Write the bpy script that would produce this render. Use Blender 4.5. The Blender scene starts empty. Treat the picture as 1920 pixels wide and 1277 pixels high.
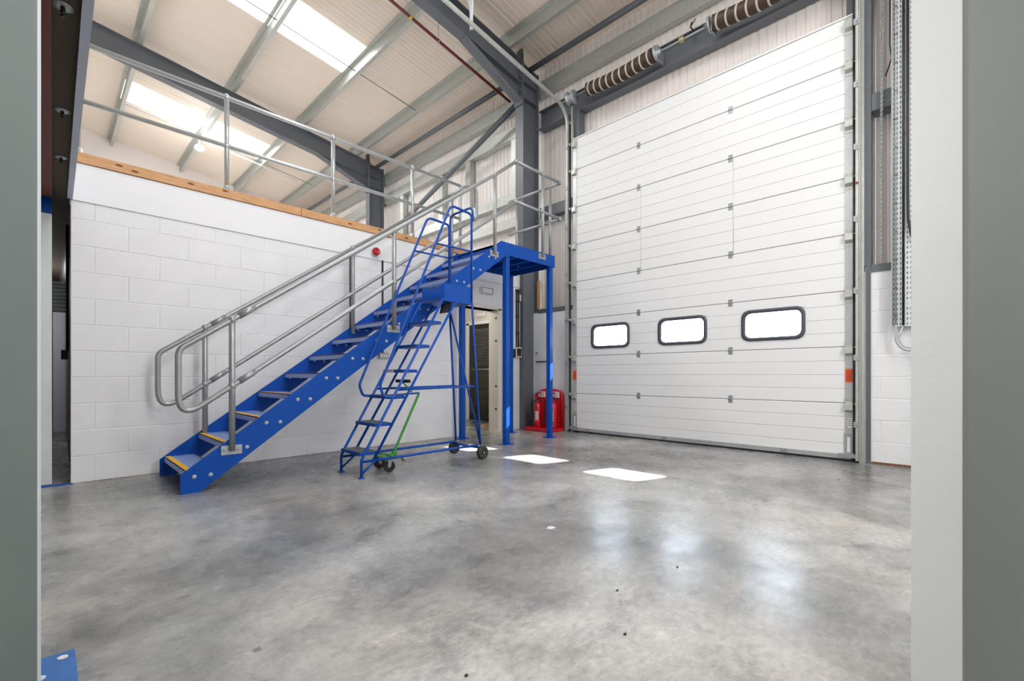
import bpy, math, random
from mathutils import Vector, Matrix
random.seed(7)
C = bpy.context.scene
COL = C.collection

# ------------------------------------------------------------------ camera
CAMH = 0.92
cam_d = bpy.data.cameras.new('camera'); cam = bpy.data.objects.new('camera', cam_d); COL.objects.link(cam)
cam.location = (0, 0, CAMH)
cam.rotation_euler = (math.pi/2, 0, math.radians(44.46 - 90))
cam_d.sensor_width = 36; cam_d.lens = 16.05
cam_d.shift_y = (703 - 638.5)/1920
cam_d.clip_start = 0.05; cam_d.clip_end = 200
C.camera = cam
# ------------------------------------------------------------------ world, sun, lights, exposure
C.view_settings.view_transform = 'Standard'; C.view_settings.look = 'None'
C.view_settings.gamma = 1; C.view_settings.use_curve_mapping = False
C.view_settings.exposure = -0.37
W = bpy.data.worlds.new('world'); C.world = W; W.use_nodes = True
bg = W.node_tree.nodes['Background']; bg.inputs[0].default_value = (0.82, 0.9, 1, 1); bg.inputs[1].default_value = 22
def sun(direction, strength):
    l = bpy.data.lights.new('sun', 'SUN'); l.energy = strength; l.angle = math.radians(0.6); l.color = (1, .96, .9)
    o = bpy.data.objects.new('sun', l); COL.objects.link(o)
    o.rotation_euler = Vector(direction).to_track_quat('-Z', 'Y').to_euler()
    return o
sun((-2.24, .652, -1.517), 60)
def area(name, loc, sx, sy, power, color=(1, 1, 1), aim=(0, 0, -1), spread=180):
    l = bpy.data.lights.new(name, 'AREA'); l.shape = 'RECTANGLE'; l.size = sx; l.size_y = sy; l.energy = power; l.color = color
    l.spread = math.radians(spread)
    o = bpy.data.objects.new(name, l); COL.objects.link(o); o.location = loc
    o.rotation_euler = Vector(aim).to_track_quat('-Z', 'Y').to_euler()
    return o
def bulb(name, loc, power, r=.25, color=(1, 1, 1)):
    l = bpy.data.lights.new(name, 'POINT'); l.energy = power; l.shadow_soft_size = r; l.color = color
    o = bpy.data.objects.new(name, l); COL.objects.link(o); o.location = loc
    return o
# daylight through the rooflights
DAY = (.93, .97, 1)
for yy, p in ((-2.9, 170), (2.6, 115), (7.9, 165), (12.85, 165)):
    area('rooflight_daylight', (2.5, yy, 6.55), 2.6, 1.0, p, DAY)
# unseen fill lights added for brightness; only the second mezzanine one has a lamp
bulb('hall_fill', (1.4, 1.0, 4.4), 105, .35)
bulb('hall_fill', (2.4, -3.0, 3.2), 380, .4)
bulb('hall_fill', (.9, -2.2, 4.2), 80, .35)
bulb('hall_fill', (3.2, -1.4, 5.0), 75, .35)  # fill added to lift the near roof and cladding
bulb('mezzanine_light', (-2.2, 8.0, 5.2), 170, .35)  # unseen fill added over the mezzanine
bulb('mezzanine_light', (2.4, 13.2, 5.9), 60, .2)
bulb('lobby_fill', (4.9, 6.3, 2.2), 38, .1)  # fill added to brighten the lobby, no fixture
bulb('corridor_fill', (-.4, 9.0, 2.1), 30, .1)  # fill added to lift the dark corridor
bulb('entrance_fill', (-1.0, .42, 1.9), 125, .2)  # fill added behind the camera to brighten the right jamb

# ------------------------------------------------------------------ helpers
def lin(c):
    return tuple((x/255/12.92 if x/255 <= .04045 else ((x/255+.055)/1.055)**2.4) for x in c)
def mat(name, rgb, rough=.5, metal=0, var=0, vscale=6, bump=0, bscale=60, spec=.5, stretch=None, emit=0, coat=0):
    m = bpy.data.materials.new(name); m.use_nodes = True
    nt = m.node_tree; b = nt.nodes['Principled BSDF']; c = lin(rgb)
    b.inputs['Base Color'].default_value = (*c, 1); b.inputs['Roughness'].default_value = rough
    b.inputs['Metallic'].default_value = metal; b.inputs['Specular IOR Level'].default_value = spec
    b.inputs['Coat Weight'].default_value = coat
    if emit:
        b.inputs['Emission Color'].default_value = (*c, 1); b.inputs['Emission Strength'].default_value = emit
    tc = nt.nodes.new('ShaderNodeTexCoord'); mp = nt.nodes.new('ShaderNodeMapping'); nt.links.new(tc.outputs['Object'], mp.inputs[0])
    if stretch: mp.inputs['Scale'].default_value = stretch
    if var:
        n = nt.nodes.new('ShaderNodeTexNoise'); n.inputs['Scale'].default_value = vscale; n.inputs['Detail'].default_value = 5
        nt.links.new(mp.outputs[0], n.inputs['Vector'])
        r = nt.nodes.new('ShaderNodeMapRange'); r.inputs['From Min'].default_value = .3; r.inputs['From Max'].default_value = .7
        r.inputs['To Min'].default_value = 1-var; r.inputs['To Max'].default_value = 1+var
        nt.links.new(n.outputs[0], r.inputs[0])
        mx = nt.nodes.new('ShaderNodeVectorMath'); mx.operation = 'SCALE'; mx.inputs[0].default_value = c
        nt.links.new(r.outputs[0], mx.inputs['Scale']); nt.links.new(mx.outputs[0], b.inputs['Base Color'])
    if bump:
        n = nt.nodes.new('ShaderNodeTexNoise'); n.inputs['Scale'].default_value = bscale; n.inputs['Detail'].default_value = 4
        nt.links.new(mp.outputs[0], n.inputs['Vector'])
        bp = nt.nodes.new('ShaderNodeBump'); bp.inputs['Strength'].default_value = bump; bp.inputs['Distance'].default_value = .01
        nt.links.new(n.outputs[0], bp.inputs['Height']); nt.links.new(bp.outputs[0], b.inputs['Normal'])
    return m
M = {}
M['block'] = mat('white_painted_block', (232, 232, 233), .55, var=.025, vscale=3, bump=.25, bscale=90)
M['plaster'] = mat('white_painted_board', (234, 234, 235), .5, var=.015, vscale=2)
M['door'] = mat('door_white', (230, 230, 229), .42, bump=.05, bscale=120, stretch=(1, .2, 1))
M['rib'] = mat('joint_wire_grey', (196, 197, 198), .5)  # even pale grey of the joint wires
M['seam'] = mat('door_seam', (120, 121, 122), .6)
M['liner'] = mat('roof_liner', (222, 207, 191), .5)
M['clad'] = mat('wall_liner', (226, 218, 212), .45)
M['steel'] = mat('painted_grey_steel', (94, 98, 103), .42, var=.06, vscale=4)
M['brass'] = mat('dull_brass', (178, 168, 128), .4, .5)
M['palegalv'] = mat('pale_galvanised_sheet', (206, 214, 211), .5, .1, var=.04)
M['scuffblue'] = mat('scuffed_blue_plate', (52, 108, 176), .5, var=.14, vscale=14)
M['bolt'] = mat('bolt_metal', (140, 143, 146), .4, .7)
M['galv'] = mat('galvanised_steel', (184, 186, 180), .4, .5, var=.08, vscale=16)
M['railtube'] = mat('grey_rail_tube', (158, 160, 160), .4, .5, var=.06, vscale=25)
M['galvtube'] = mat('galvanised_tube', (186, 189, 189), .38, .5, var=.06, vscale=25)
M['tray'] = mat('tray_galvanised', (214, 217, 217), .45, .15)
M['zinc'] = mat('zinc_plate', (165, 170, 172), .42, .6, var=.08, vscale=20)
M['panelgalv'] = mat('galvanised_sheet', (116, 125, 123), .5, .35, var=.09, vscale=4)
M['edge'] = mat('bright_sheet_edge', (205, 208, 212), .45, .2)
M['blue'] = mat('blue_powder_coat', (0, 71, 161), .45, var=.04, vscale=6, spec=.22)
M['blue2'] = mat('blue_tube_paint', (0, 70, 160), .4, spec=.3)
M['tread'] = mat('tread_plank', (150, 172, 226), .45, .1)
M['yellow'] = mat('yellow_nosing', (240, 180, 25), .6, var=.05, vscale=30)
M['timber'] = mat('pine_timber', (204, 154, 106), .6, var=.2, vscale=7, stretch=(1.2, 6, 16))
M['rubber'] = mat('black_rubber', (34, 34, 36), .6)
M['black'] = mat('black_plastic', (30, 30, 32), .45)
M['winframe'] = mat('window_gasket', (72, 74, 84), .45)
M['green'] = mat('green_paint', (62, 142, 58), .4)
M['red'] = mat('red_plastic', (196, 18, 34), .35)
M['redglass'] = mat('red_sounder', (190, 14, 22), .25, coat=.5)
M['extred'] = mat('extinguisher_red', (200, 20, 30), .25, coat=.5)
M['white'] = mat('white_plastic', (236, 236, 234), .4)
M['cream'] = mat('cream_paint', (226, 219, 205), .5)
M['beige'] = mat('lobby_wall', (215, 207, 192), .6)
M['glassdark'] = mat('dark_door_glass', (38, 34, 30), .15, spec=.6)
M['slat'] = mat('slat_grey', (120, 116, 110), .5)
M['greybox'] = mat('grey_switch', (168, 172, 172), .4, .2)
M['orange'] = mat('orange_sticker', (228, 84, 28), .5)
M['grip'] = mat('grip_mat', (92, 92, 92), .85, var=.12, vscale=60, bump=.5, bscale=300)
M['brown'] = mat('dark_deck_board', (92, 80, 66), .8, var=.25, vscale=140)
M['redbrown'] = mat('red_oxide_board', (120, 62, 54), .6)
M['edgebeam'] = mat('deck_edge_trim', (206, 210, 224), .45, .1, var=.03)
M['darkwall'] = mat('dark_grey_wall', (98, 97, 98), .7, bump=.2, bscale=60)
M['lilac'] = mat('pale_end_wall', (214, 212, 226), .6)
M['shutter'] = mat('grey_shutter', (120, 122, 124), .45, .3)
M['sprpipe'] = mat('red_oxide_pipe', (104, 34, 30), .4)
M['brownspring'] = mat('spring_brown', (82, 64, 52), .55, .2, var=.15, vscale=120)
M['springgap'] = mat('spring_gap', (196, 188, 178), .5)
M['cable'] = mat('white_cable', (222, 224, 226), .5)
M['paleblue'] = mat('pale_conduit', (158, 170, 178), .4)
M['rooflight'] = mat('rooflight_sheet', (255, 255, 255), .6, emit=4.5)
M['lamp'] = mat('lamp_lens', (255, 255, 255), .5, emit=25)
M['grime'] = mat('floor_edge_grime', (120, 84, 54), .8, var=.3, vscale=40)

def perforate(m, scale, dark=.12):
    nt = m.node_tree; b = nt.nodes['Principled BSDF']
    v = nt.nodes.new('ShaderNodeTexVoronoi'); v.inputs['Scale'].default_value = scale; v.inputs['Randomness'].default_value = 0
    tc = nt.nodes.new('ShaderNodeTexCoord'); nt.links.new(tc.outputs['Object'], v.inputs['Vector'])
    r = nt.nodes.new('ShaderNodeValToRGB'); r.color_ramp.elements[0].position = .28; r.color_ramp.elements[1].position = .36
    c = b.inputs['Base Color'].default_value
    r.color_ramp.elements[0].color = (c[0]*dark, c[1]*dark, c[2]*dark*1.6, 1); r.color_ramp.elements[1].color = tuple(c)
    nt.links.new(v.outputs['Distance'], r.inputs[0]); nt.links.new(r.outputs[0], b.inputs['Base Color'])
perforate(M['tread'], 62, .42)

def glass():
    m = bpy.data.materials.new('window_glass'); m.use_nodes = True; nt = m.node_tree
    nt.nodes.remove(nt.nodes['Principled BSDF']); out = nt.nodes['Material Output']
    t = nt.nodes.new('ShaderNodeBsdfTransparent'); t.inputs[0].default_value = (.93, .95, .97, 1)
    g = nt.nodes.new('ShaderNodeBsdfGlossy'); g.inputs['Roughness'].default_value = .03
    f = nt.nodes.new('ShaderNodeFresnel'); f.inputs[0].default_value = 1.45
    x = nt.nodes.new('ShaderNodeMixShader'); nt.links.new(f.outputs[0], x.inputs[0]); nt.links.new(t.outputs[0], x.inputs[1]); nt.links.new(g.outputs[0], x.inputs[2])
    nt.links.new(x.outputs[0], out.inputs[0]); return m
M['glass'] = glass()

def floor_mat():
    m = bpy.data.materials.new('power_floated_concrete'); m.use_nodes = True; nt = m.node_tree; L = nt.links
    b = nt.nodes['Principled BSDF']; tc = nt.nodes.new('ShaderNodeTexCoord')
    def noise(scale, detail=6, rough=.6, dist=0, st=None, loc=(0, 0, 0)):
        mp = nt.nodes.new('ShaderNodeMapping'); L.new(tc.outputs['Object'], mp.inputs[0]); mp.inputs['Location'].default_value = loc
        if st: mp.inputs['Scale'].default_value = st
        n = nt.nodes.new('ShaderNodeTexNoise'); n.inputs['Scale'].default_value = scale; n.inputs['Detail'].default_value = detail
        n.inputs['Roughness'].default_value = rough; n.inputs['Distortion'].default_value = dist
        L.new(mp.outputs[0], n.inputs['Vector']); return n.outputs[0]
    def ramp(s, stops):
        r = nt.nodes.new('ShaderNodeValToRGB'); L.new(s, r.inputs[0]); e = r.color_ramp.elements
        while len(e) < len(stops): e.new(.5)
        for i, (p, c) in enumerate(stops): e[i].position = p; e[i].color = (*c, 1)
        return r.outputs[0]
    def mul(a, c, f=1, mode='MULTIPLY'):
        x = nt.nodes.new('ShaderNodeMix'); x.data_type = 'RGBA'; x.blend_type = mode
        x.inputs[0].default_value = f if not hasattr(f, 'links') else 1
        if hasattr(f, 'links'): L.new(f, x.inputs[0])
        L.new(a, x.inputs[6])
        if hasattr(c, 'links'): L.new(c, x.inputs[7])
        else: x.inputs[7].default_value = (*c, 1)
        return x.outputs[2]
    big = ramp(noise(.55, 6, .62, .5, loc=(3.1, 1.7, 0)), [(.34, (.15, .153, .153)), (.47, (.25, .251, .249)), (.56, (.345, .346, .341)), (.68, (.44, .438, .43))])
    mid = ramp(noise(2.6, 8, .7, .4, loc=(1, 5, 0)), [(.3, (.5, .5, .51)), (.48, (.98, .98, .98)), (.68, (1.3, 1.29, 1.27))])
    fine = ramp(noise(22, 6, .7, .2, st=(1, 1.6, 1)), [(.3, (.72, .72, .72)), (.62, (1.12, 1.12, 1.11))])
    c = mul(mul(big, mid), fine)
    spot = ramp(noise(9, 3, .5, .8, loc=(7, 2, 0)), [(.70, (0, 0, 0)), (.75, (1, 1, 1))])
    c = mul(c, (.16, .155, .15), spot, 'MIX')
    lt = ramp(noise(5, 4, .6, 1.2, loc=(2, 9, 0)), [(.70, (0, 0, 0)), (.74, (.75, .75, .75))])
    c = mul(c, (.46, .45, .43), lt, 'MIX')
    warm = ramp(noise(1.1, 3, .5, 0, loc=(9, 9, 0)), [(.4, (1, 1, 1)), (.7, (1.06, 1.0, .94))])
    c = mul(c, warm)
    L.new(c, b.inputs['Base Color'])
    rr = nt.nodes.new('ShaderNodeMapRange'); L.new(noise(3, 6, .7), rr.inputs[0]); rr.inputs['From Min'].default_value = .3; rr.inputs['From Max'].default_value = .7
    rr.inputs['To Min'].default_value = .20; rr.inputs['To Max'].default_value = .34; L.new(rr.outputs[0], b.inputs['Roughness'])
    b.inputs['Specular IOR Level'].default_value = .6
    bp = nt.nodes.new('ShaderNodeBump'); bp.inputs['Strength'].default_value = .12; bp.inputs['Distance'].default_value = .006
    L.new(noise(14, 5, .6), bp.inputs['Height']); L.new(bp.outputs[0], b.inputs['Normal'])
    return m
M['floor'] = floor_mat()

SPLIT = {'fixing', 'sleeve', 'end_bracket', 'tube_fitting', 'cleat', 'bolt', 'knot', 'rib', 'trim_length', 'saddle', 'cable_tie', 'window_surround', 'spacer', 'foot_bracket', 'button', 'fixing_plate', 'pictogram'}
class MB:
    def __init__(s): s.v = []; s.f = []; s.sm = []; s.mi = []
    def add(s, vs, fs, smooth=False, mi=0):
        n = len(s.v); s.v += [Vector(p) for p in vs]
        for f in fs: s.f.append([n+i for i in f]); s.sm.append(smooth); s.mi.append(mi)
        return s
    def box(s, x0, x1, y0, y1, z0, z1, mi=0):
        x0, x1 = min(x0, x1), max(x0, x1); y0, y1 = min(y0, y1), max(y0, y1); z0, z1 = min(z0, z1), max(z0, z1)
        return s.add([(x0,y0,z0),(x1,y0,z0),(x1,y1,z0),(x0,y1,z0),(x0,y0,z1),(x1,y0,z1),(x1,y1,z1),(x0,y1,z1)],
              [(0,3,2,1),(4,5,6,7),(0,1,5,4),(1,2,6,5),(2,3,7,6),(3,0,4,7)], mi=mi)
    def extrude(s, pts, vec, mi=0, smooth=False):
        n = len(pts); vec = Vector(vec); a = [Vector(p) for p in pts]
        nrm = Vector((0, 0, 0))
        for i in range(n): nrm += a[i].cross(a[(i+1) % n])
        if nrm.dot(vec) > 0: a = a[::-1]
        s.add(a+[p+vec for p in a], [list(range(n)), list(range(2*n-1, n-1, -1))], mi=mi)
        base = len(s.v)-2*n
        for i in range(n):
            j = (i+1) % n
            s.f.append([base+j, base+i, base+n+i, base+n+j]); s.sm.append(smooth); s.mi.append(mi)
        return s
    def sweep(s, prof, path, ref, smooth=False, closed_prof=True, mi=0):
        """prof: 2D points (a, b); a along side = t x ref, b along ref"""
        ref = Vector(ref); P = [Vector(p) for p in path]; n = len(prof); vs = []; fs = []
        for i, p in enumerate(P):
            t = (P[min(i+1, len(P)-1)]-P[max(i-1, 0)]).normalized()
            sd = t.cross(ref).normalized(); up = sd.cross(t).normalized()
            k = 1.0
            if 0 < i < len(P)-1:
                d1 = (P[i]-P[i-1]).normalized(); k = 1/max(.5, math.sqrt(max(.2, (1+d1.dot((P[i+1]-P[i]).normalized()))/2)))
            for a, b in prof: vs.append(p+sd*a*k+up*b)
        for i in range(len(P)-1):
            for j in range(n if closed_prof else n-1):
                q = (j+1) % n
                fs.append((i*n+j, i*n+q, (i+1)*n+q, (i+1)*n+j))
        if closed_prof:
            fs.append(tuple(range(n-1, -1, -1))); fs.append(tuple((len(P)-1)*n+j for j in range(n)))
        return s.add(vs, fs, smooth, mi)
    def tube(s, path, r, n=12, mi=0):
        P = [Vector(p) for p in path]; vs = []; fs = []
        t = (P[1]-P[0]).normalized(); a = t.orthogonal().normalized()
        R = r if isinstance(r, (list, tuple)) else [r]*len(P)
        for i, p in enumerate(P):
            t2 = (P[min(i+1, len(P)-1)]-P[max(i-1, 0)]).normalized()
            a = (a-t2*a.dot(t2)).normalized(); b = t2.cross(a)
            for j in range(n):
                an = 2*math.pi*j/n; vs.append(p+(a*math.cos(an)+b*math.sin(an))*R[i])
        for i in range(len(P)-1):
            for j in range(n):
                q = (j+1) % n; fs.append((i*n+j, i*n+q, (i+1)*n+q, (i+1)*n+j))
        s.add(vs, fs, True, mi)
        base = len(s.v)-len(vs)
        s.f.append([base+n-1-j for j in range(n)]); s.sm.append(False); s.mi.append(mi)
        s.f.append([base+(len(P)-1)*n+j for j in range(n)]); s.sm.append(False); s.mi.append(mi)
        return s
    def lathe(s, prof, o, axis=(0, 0, 1), n=24, mi=0, smooth=True):
        """prof: (radius, height) from one end to the other"""
        ax = Vector(axis).normalized(); a = ax.orthogonal().normalized(); b = ax.cross(a); o = Vector(o); vs = []; fs = []
        for r, h in prof:
            for j in range(n):
                an = 2*math.pi*j/n; vs.append(o+ax*h+(a*math.cos(an)+b*math.sin(an))*max(r, 1e-4))
        for i in range(len(prof)-1):
            for j in range(n):
                q = (j+1) % n; fs.append((i*n+j, i*n+q, (i+1)*n+q, (i+1)*n+j))
        fs.append(tuple(range(n-1, -1, -1))); fs.append(tuple((len(prof)-1)*n+j for j in range(n)))
        return s.add(vs, fs, smooth, mi)
    def isec(s, path, ref, h, b, tw=.009, tf=.013):
        """I section; h along ref, b across"""
        H = h/2; B = b/2; w = tw/2
        return s.sweep([(-B,-H),(B,-H),(B,-H+tf),(w,-H+tf),(w,H-tf),(B,H-tf),(B,H),(-B,H),(-B,H-tf),(-w,H-tf),(-w,-H+tf),(-B,-H+tf)], path, ref)
    def build(s, name, m, parent=None, base=None, bevel=0):
        if parent is not None and name in SPLIT:
            last = None
            for mb in s.islands(): last = mb._build(name, m, parent, base, bevel)
            return last
        return s._build(name, m, parent, base, bevel)
    def islands(s):
        par = list(range(len(s.v)))
        def find(a):
            while par[a] != a: par[a] = par[par[a]]; a = par[a]
            return a
        for f in s.f:
            r = find(f[0])
            for i in f[1:]: par[find(i)] = r
        out = {}
        for f, sm, mi in zip(s.f, s.sm, s.mi):
            k = find(f[0])
            if k not in out: out[k] = (MB(), {})
            mb, mp = out[k]; g = []
            for i in f:
                if i not in mp: mp[i] = len(mb.v); mb.v.append(s.v[i])
                g.append(mp[i])
            mb.f.append(g); mb.sm.append(sm); mb.mi.append(mi)
        return [x[0] for x in out.values()]
    def _build(s, name, m, parent=None, base=None, bevel=0):
        if parent is not None: base = Vector(parent['_b'])
        elif base is None:
            lo = [min(p[k] for p in s.v) for k in range(3)]; hi = [max(p[k] for p in s.v) for k in range(3)]
            base = Vector(((lo[0]+hi[0])/2, (lo[1]+hi[1])/2, lo[2]))
        else: base = Vector(base)
        me = bpy.data.meshes.new(name); me.from_pydata([tuple(p-base) for p in s.v], [], s.f)
        me.polygons.foreach_set('use_smooth', s.sm); me.polygons.foreach_set('material_index', s.mi)
        for q in (m if isinstance(m, list) else [m]): me.materials.append(M[q] if isinstance(q, str) else q)
        me.update()
        o = bpy.data.objects.new(name, me); COL.objects.link(o); o['_b'] = tuple(base)
        if parent is not None: o.parent = parent
        else: o.location = base
        if bevel:
            bv = o.modifiers.new('bevel', 'BEVEL'); bv.width = bevel; bv.segments = 2; bv.limit_method = 'ANGLE'; bv.angle_limit = math.radians(50)
        return o
def fillet(pts, r, n=6):
    P = [Vector(p) for p in pts]; out = [P[0]]
    for i in range(1, len(P)-1):
        rr = r[i-1] if isinstance(r, (list, tuple)) else r
        a = (P[i-1]-P[i]); b = (P[i+1]-P[i]); la, lb = a.length, b.length; a.normalize(); b.normalize()
        ang = a.angle(b)
        d = min(rr/math.tan(ang/2), la*.49, lb*.49) if ang < 3.1 else 0
        if d < 1e-4: out.append(P[i]); continue
        for k in range(n+1):
            t = k/n; out.append((P[i]+a*d)*(1-t)**2+P[i]*2*t*(1-t)+(P[i]+b*d)*t*t)
    out.append(P[-1]); return out
def tag(o, label=None, cat=None, group=None, kind=None):
    if label: o['label'] = label
    if cat: o['category'] = cat
    if group: o['group'] = group
    if kind: o['kind'] = kind
    return o
def thing(name, loc, label, cat, group=None, kind=None):
    o = bpy.data.objects.new(name, None); COL.objects.link(o); o.location = loc; o['_b'] = tuple(loc); o.empty_display_size = .1
    return tag(o, label, cat, group, kind)
def struct(name, mb, m, label=None, **k):
    return tag(mb.build(name, m, base=(0, 0, 0), **k), label, None, None, 'structure')
def copy_tree(o, parent=None):
    c = o.copy(); COL.objects.link(c)
    if parent is not None: c.parent = parent
    for ch in list(o.children): copy_tree(ch, c)
    return c
def label_part(o, label): o['label'] = label; return o
def hexbolt(mb, p, axis, r=.011, h=.009):
    return mb.lathe([(r*1.5, 0), (r*1.5, .002), (r, .0021), (r, h), (r*.7, h+.002)], p, axis, 6, smooth=False)

# ------------------------------------------------------------------ main dimensions
WY = 5.36            # face of the block wall
WX = 6.0             # face of the dado on the door wall
CX = 6.2             # cladding plane
def ztop(x): return 6.47+.14*(4-x)      # top of rafters
def zroof(x): return ztop(x)+.2          # underside of the roof liner
Y0, Y1 = -6.0, 15.8
XL = -7.0

# ------------------------------------------------------------------ floor
struct('floor', MB().box(XL, 8.5, Y0-.2, Y1+.2, -.15, 0), 'floor', 'polished grey mottled concrete floor')

# ------------------------------------------------------------------ block walls
def block_face(mb, u0, u1, z0, z1, place, phase=.29, holes=(), d=.004, g=.005, ch=.225):
    """raised painted blocks with shallow joints. place(u, w, z) -> point, w = towards viewer"""
    rows = int(math.ceil((z1-z0)/ch))
    for r in range(rows):
        a = z0+r*ch; b = min(a+ch, z1)
        off = phase if r % 2 == 0 else phase+.225
        k = math.floor((u0-off)/.45)-1
        while off+k*.45 < u1:
            s, e = max(off+k*.45, u0), min(off+(k+1)*.45, u1); k += 1
            if e-s < .02: continue
            segs = [(s, e)]
            for (h0, h1, hz) in holes:
                if a < hz-.05:
                    ns = []
                    for (p, q) in segs:
                        if q <= h0 or p >= h1: ns.append((p, q)); continue
                        if p < h0-.02: ns.append((p, h0))
                        if q > h1+.02: ns.append((h1, q))
                    segs = ns
            aa = a
            for (h0, h1, hz) in holes:
                if a < hz <= a+ch and s < h1 and e > h0 and a >= hz-.05: aa = hz
            for (p, q) in segs:
                x0, x1, y0, y1 = p+(g if p > u0+.001 else 0), q-(g if q < u1-.001 else 0), aa+g, b-g*.2
                c = .005; w = d*random.uniform(.75, 1.15)
                o = [(x0-c, 0, y0-c), (x1+c, 0, y0-c), (x1+c, 0, y1+c*.2), (x0-c, 0, y1+c*.2)]; i = [(x0+c*.2, w, y0+c*.2), (x1-c*.2, w, y0+c*.2), (x1-c*.2, w, y1-c), (x0+c*.2, w, y1-c)]
                vs = [place(*t) for t in o+i]
                mb.add(vs, [(4, 5, 6, 7), (0, 1, 5, 4), (1, 2, 6, 5), (2, 3, 7, 6), (3, 0, 4, 7)])
DX0, DX1, DZ = 4.40, 5.16, 1.97   # doorway in the block wall
w = MB()
w.box(.146, DX0, WY, WY+.2, 0, 2.40); w.box(DX0, DX1, WY, WY+.2, DZ, 2.40); w.box(DX1, 5.64, WY, WY+.2, 0, 2.40)
block_face(w, .146, 5.64, 0, 2.40, lambda u, d, z: (u, WY-d, z), .29, [(DX0, DX1, DZ)])
struct('wall_left', w, 'block', 'white painted blockwork wall behind the stairs')
struct('trim_1', MB().box(.15, 5.64, WY-.015, WY+.04, 2.40, 2.722), 'plaster', 'smooth white fascia along the mezzanine edge', bevel=.003)
struct('trim_2', MB().box(.16, DX0-.05, WY-.001, WY+.004, 0, .012).box(WX-.009, WX+.004, .0, .655, 0, .022), 'grime', 'brown gap along the wall foot')
# door lining
f = MB().box(DX0-.045, DX0+.03, WY-.012, WY+.21, 0, DZ+.02).box(DX1-.03, DX1+.045, WY-.012, WY+.21, 0, DZ+.02).box(DX0-.045, DX1+.045, WY-.012, WY+.21, DZ, DZ+.05)
fr = struct('door_2', f, 'cream', 'cream lining of the doorway under the stair landing')
fr['_b'] = (0, 0, 0)
for z in (.35, .72, 1.46, 1.83):
    MB().box(DX1-.034, DX1-.028, WY+.02, WY+.06, z, z+.03).build('keep_plate', 'black', fr)
# lobby behind
lb = MB().box(3.9, 6.2, WY+.2, 8.2, 2.36, 2.40).box(3.86, 3.9, WY+.2, 8.2, 0, 2.4).box(3.9, 6.2, 8.2, 8.24, 0, 2.4)
lb.box(6.12, 6.2, WY+.2, 6.33, 0, 2.4).box(6.12, 6.2, 7.27, 8.2, 0, 2.4).box(6.12, 6.2, 6.33, 7.27, 1.98, 2.4)
struct('wall_back', lb, 'beige', 'beige lobby walls behind the doorway')
d3 = MB().box(6.09, 6.14, 6.30, 6.37, 0, 1.98).box(6.09, 6.14, 7.23, 7.30, 0, 1.98).box(6.09, 6.14, 6.30, 7.30, 1.94, 2.0)
od = struct('door_3', d3, 'white', 'dark glazed outer door reflecting blinds'); od['_b'] = (0, 0, 0)
MB().box(6.11, 6.15, 6.37, 7.23, 0.0, 1.94).build('door_leaf', 'glassdark', od)
bl = MB()
for i in range(52):
    z = .30+i*.03
    if 1.0 < z < 1.1: continue
    bl.add([(6.105, 6.46, z), (6.105, 7.05, z), (6.098, 7.05, z+.012), (6.098, 6.46, z+.012)], [(0, 1, 2, 3)])
o = bl.build('blind_reflection', 'slat', od)  # pale slats stand for blinds reflected in the dark glass
MB().tube([(6.08, 6.5, 1.03), (6.08, 7.1, 1.03)], .012).build('push_bar', 'zinc', od)
tag(MB().add([(5.36,5.95,0),(5.50,5.98,0),(5.52,6.07,0),(5.38,6.06,0),(5.38,5.97,.035),(5.48,5.99,.05),(5.50,6.05,.03),(5.40,6.04,.06)],
    [(0,3,2,1),(4,5,6,7),(0,1,5,4),(1,2,6,5),(2,3,7,6),(3,0,4,7)]).build('door_wedge', 'timber'), 'small brown wooden wedge on the lobby floor inside the doorway', 'wedge')

# dado on the door wall
w = MB(); w.box(WX, CX+.15, -2, .72, 0, 2.0).box(WX, CX+.15, 4.50, WY+.25, 0, 2.0)
block_face(w, -2, .72, 0, 2.0, lambda u, d, z: (WX-d, u, z), .36)
block_face(w, 4.50, WY+.2, 0, 2.0, lambda u, d, z: (WX-d, u, z), .15)
struct('wall_front', w, 'block', 'white block dado either side of the roller door')

# ------------------------------------------------------------------ ribbed liner sheets
def ribbed(mb, u0, u1, pitch, depth, place, v0f, v1f, seam=1.0):
    u = u0; prof = []
    while u < u1:
        k = round((u-u0)/pitch); s = (k % round(seam/pitch) == 0)
        dd = depth*1.7 if s else depth
        prof += [(u, 0), (u+pitch*.40, 0), (u+pitch*.48, dd), (u+pitch*.90, dd)]
        u += pitch
    prof.append((u1, 0))
    vs = []
    for (a, d) in prof: vs += [place(a, d, v0f(a)), place(a, d, v1f(a))]
    mb.add(vs, [(2*i, 2*i+2, 2*i+3, 2*i+1) for i in range(len(prof)-1)])
OZ = 4.67   # top of the door opening
r = MB()
ribbed(r, Y0, .74, .1, .008, lambda u, d, z: (CX+d, u, z), lambda a: 1.9, lambda a: 6.5)
ribbed(r, .74, 4.50, .1, .008, lambda u, d, z: (CX+d, u, z), lambda a: OZ, lambda a: 6.5)
ribbed(r, 4.50, Y1, .1, .008, lambda u, d, z: (CX+d, u, z), lambda a: 1.9, lambda a: 6.5)
r.box(CX+.02, CX+.12, Y0, .74, 1.9, 6.6).box(CX+.02, CX+.12, .74, 4.5, OZ, 6.6).box(CX+.02, CX+.12, 4.5, Y1, 1.9, 6.6).box(CX+.02, CX+.12, Y0, .74, -.1, 1.9).box(CX+.02, CX+.12, 8.3, Y1, -.1, 1.9)
r.box(6.02, CX+.12, .88, 4.38, OZ, OZ+.03)
struct('wall_right', r, 'clad', 'pale ribbed cladding of the door wall')
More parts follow.
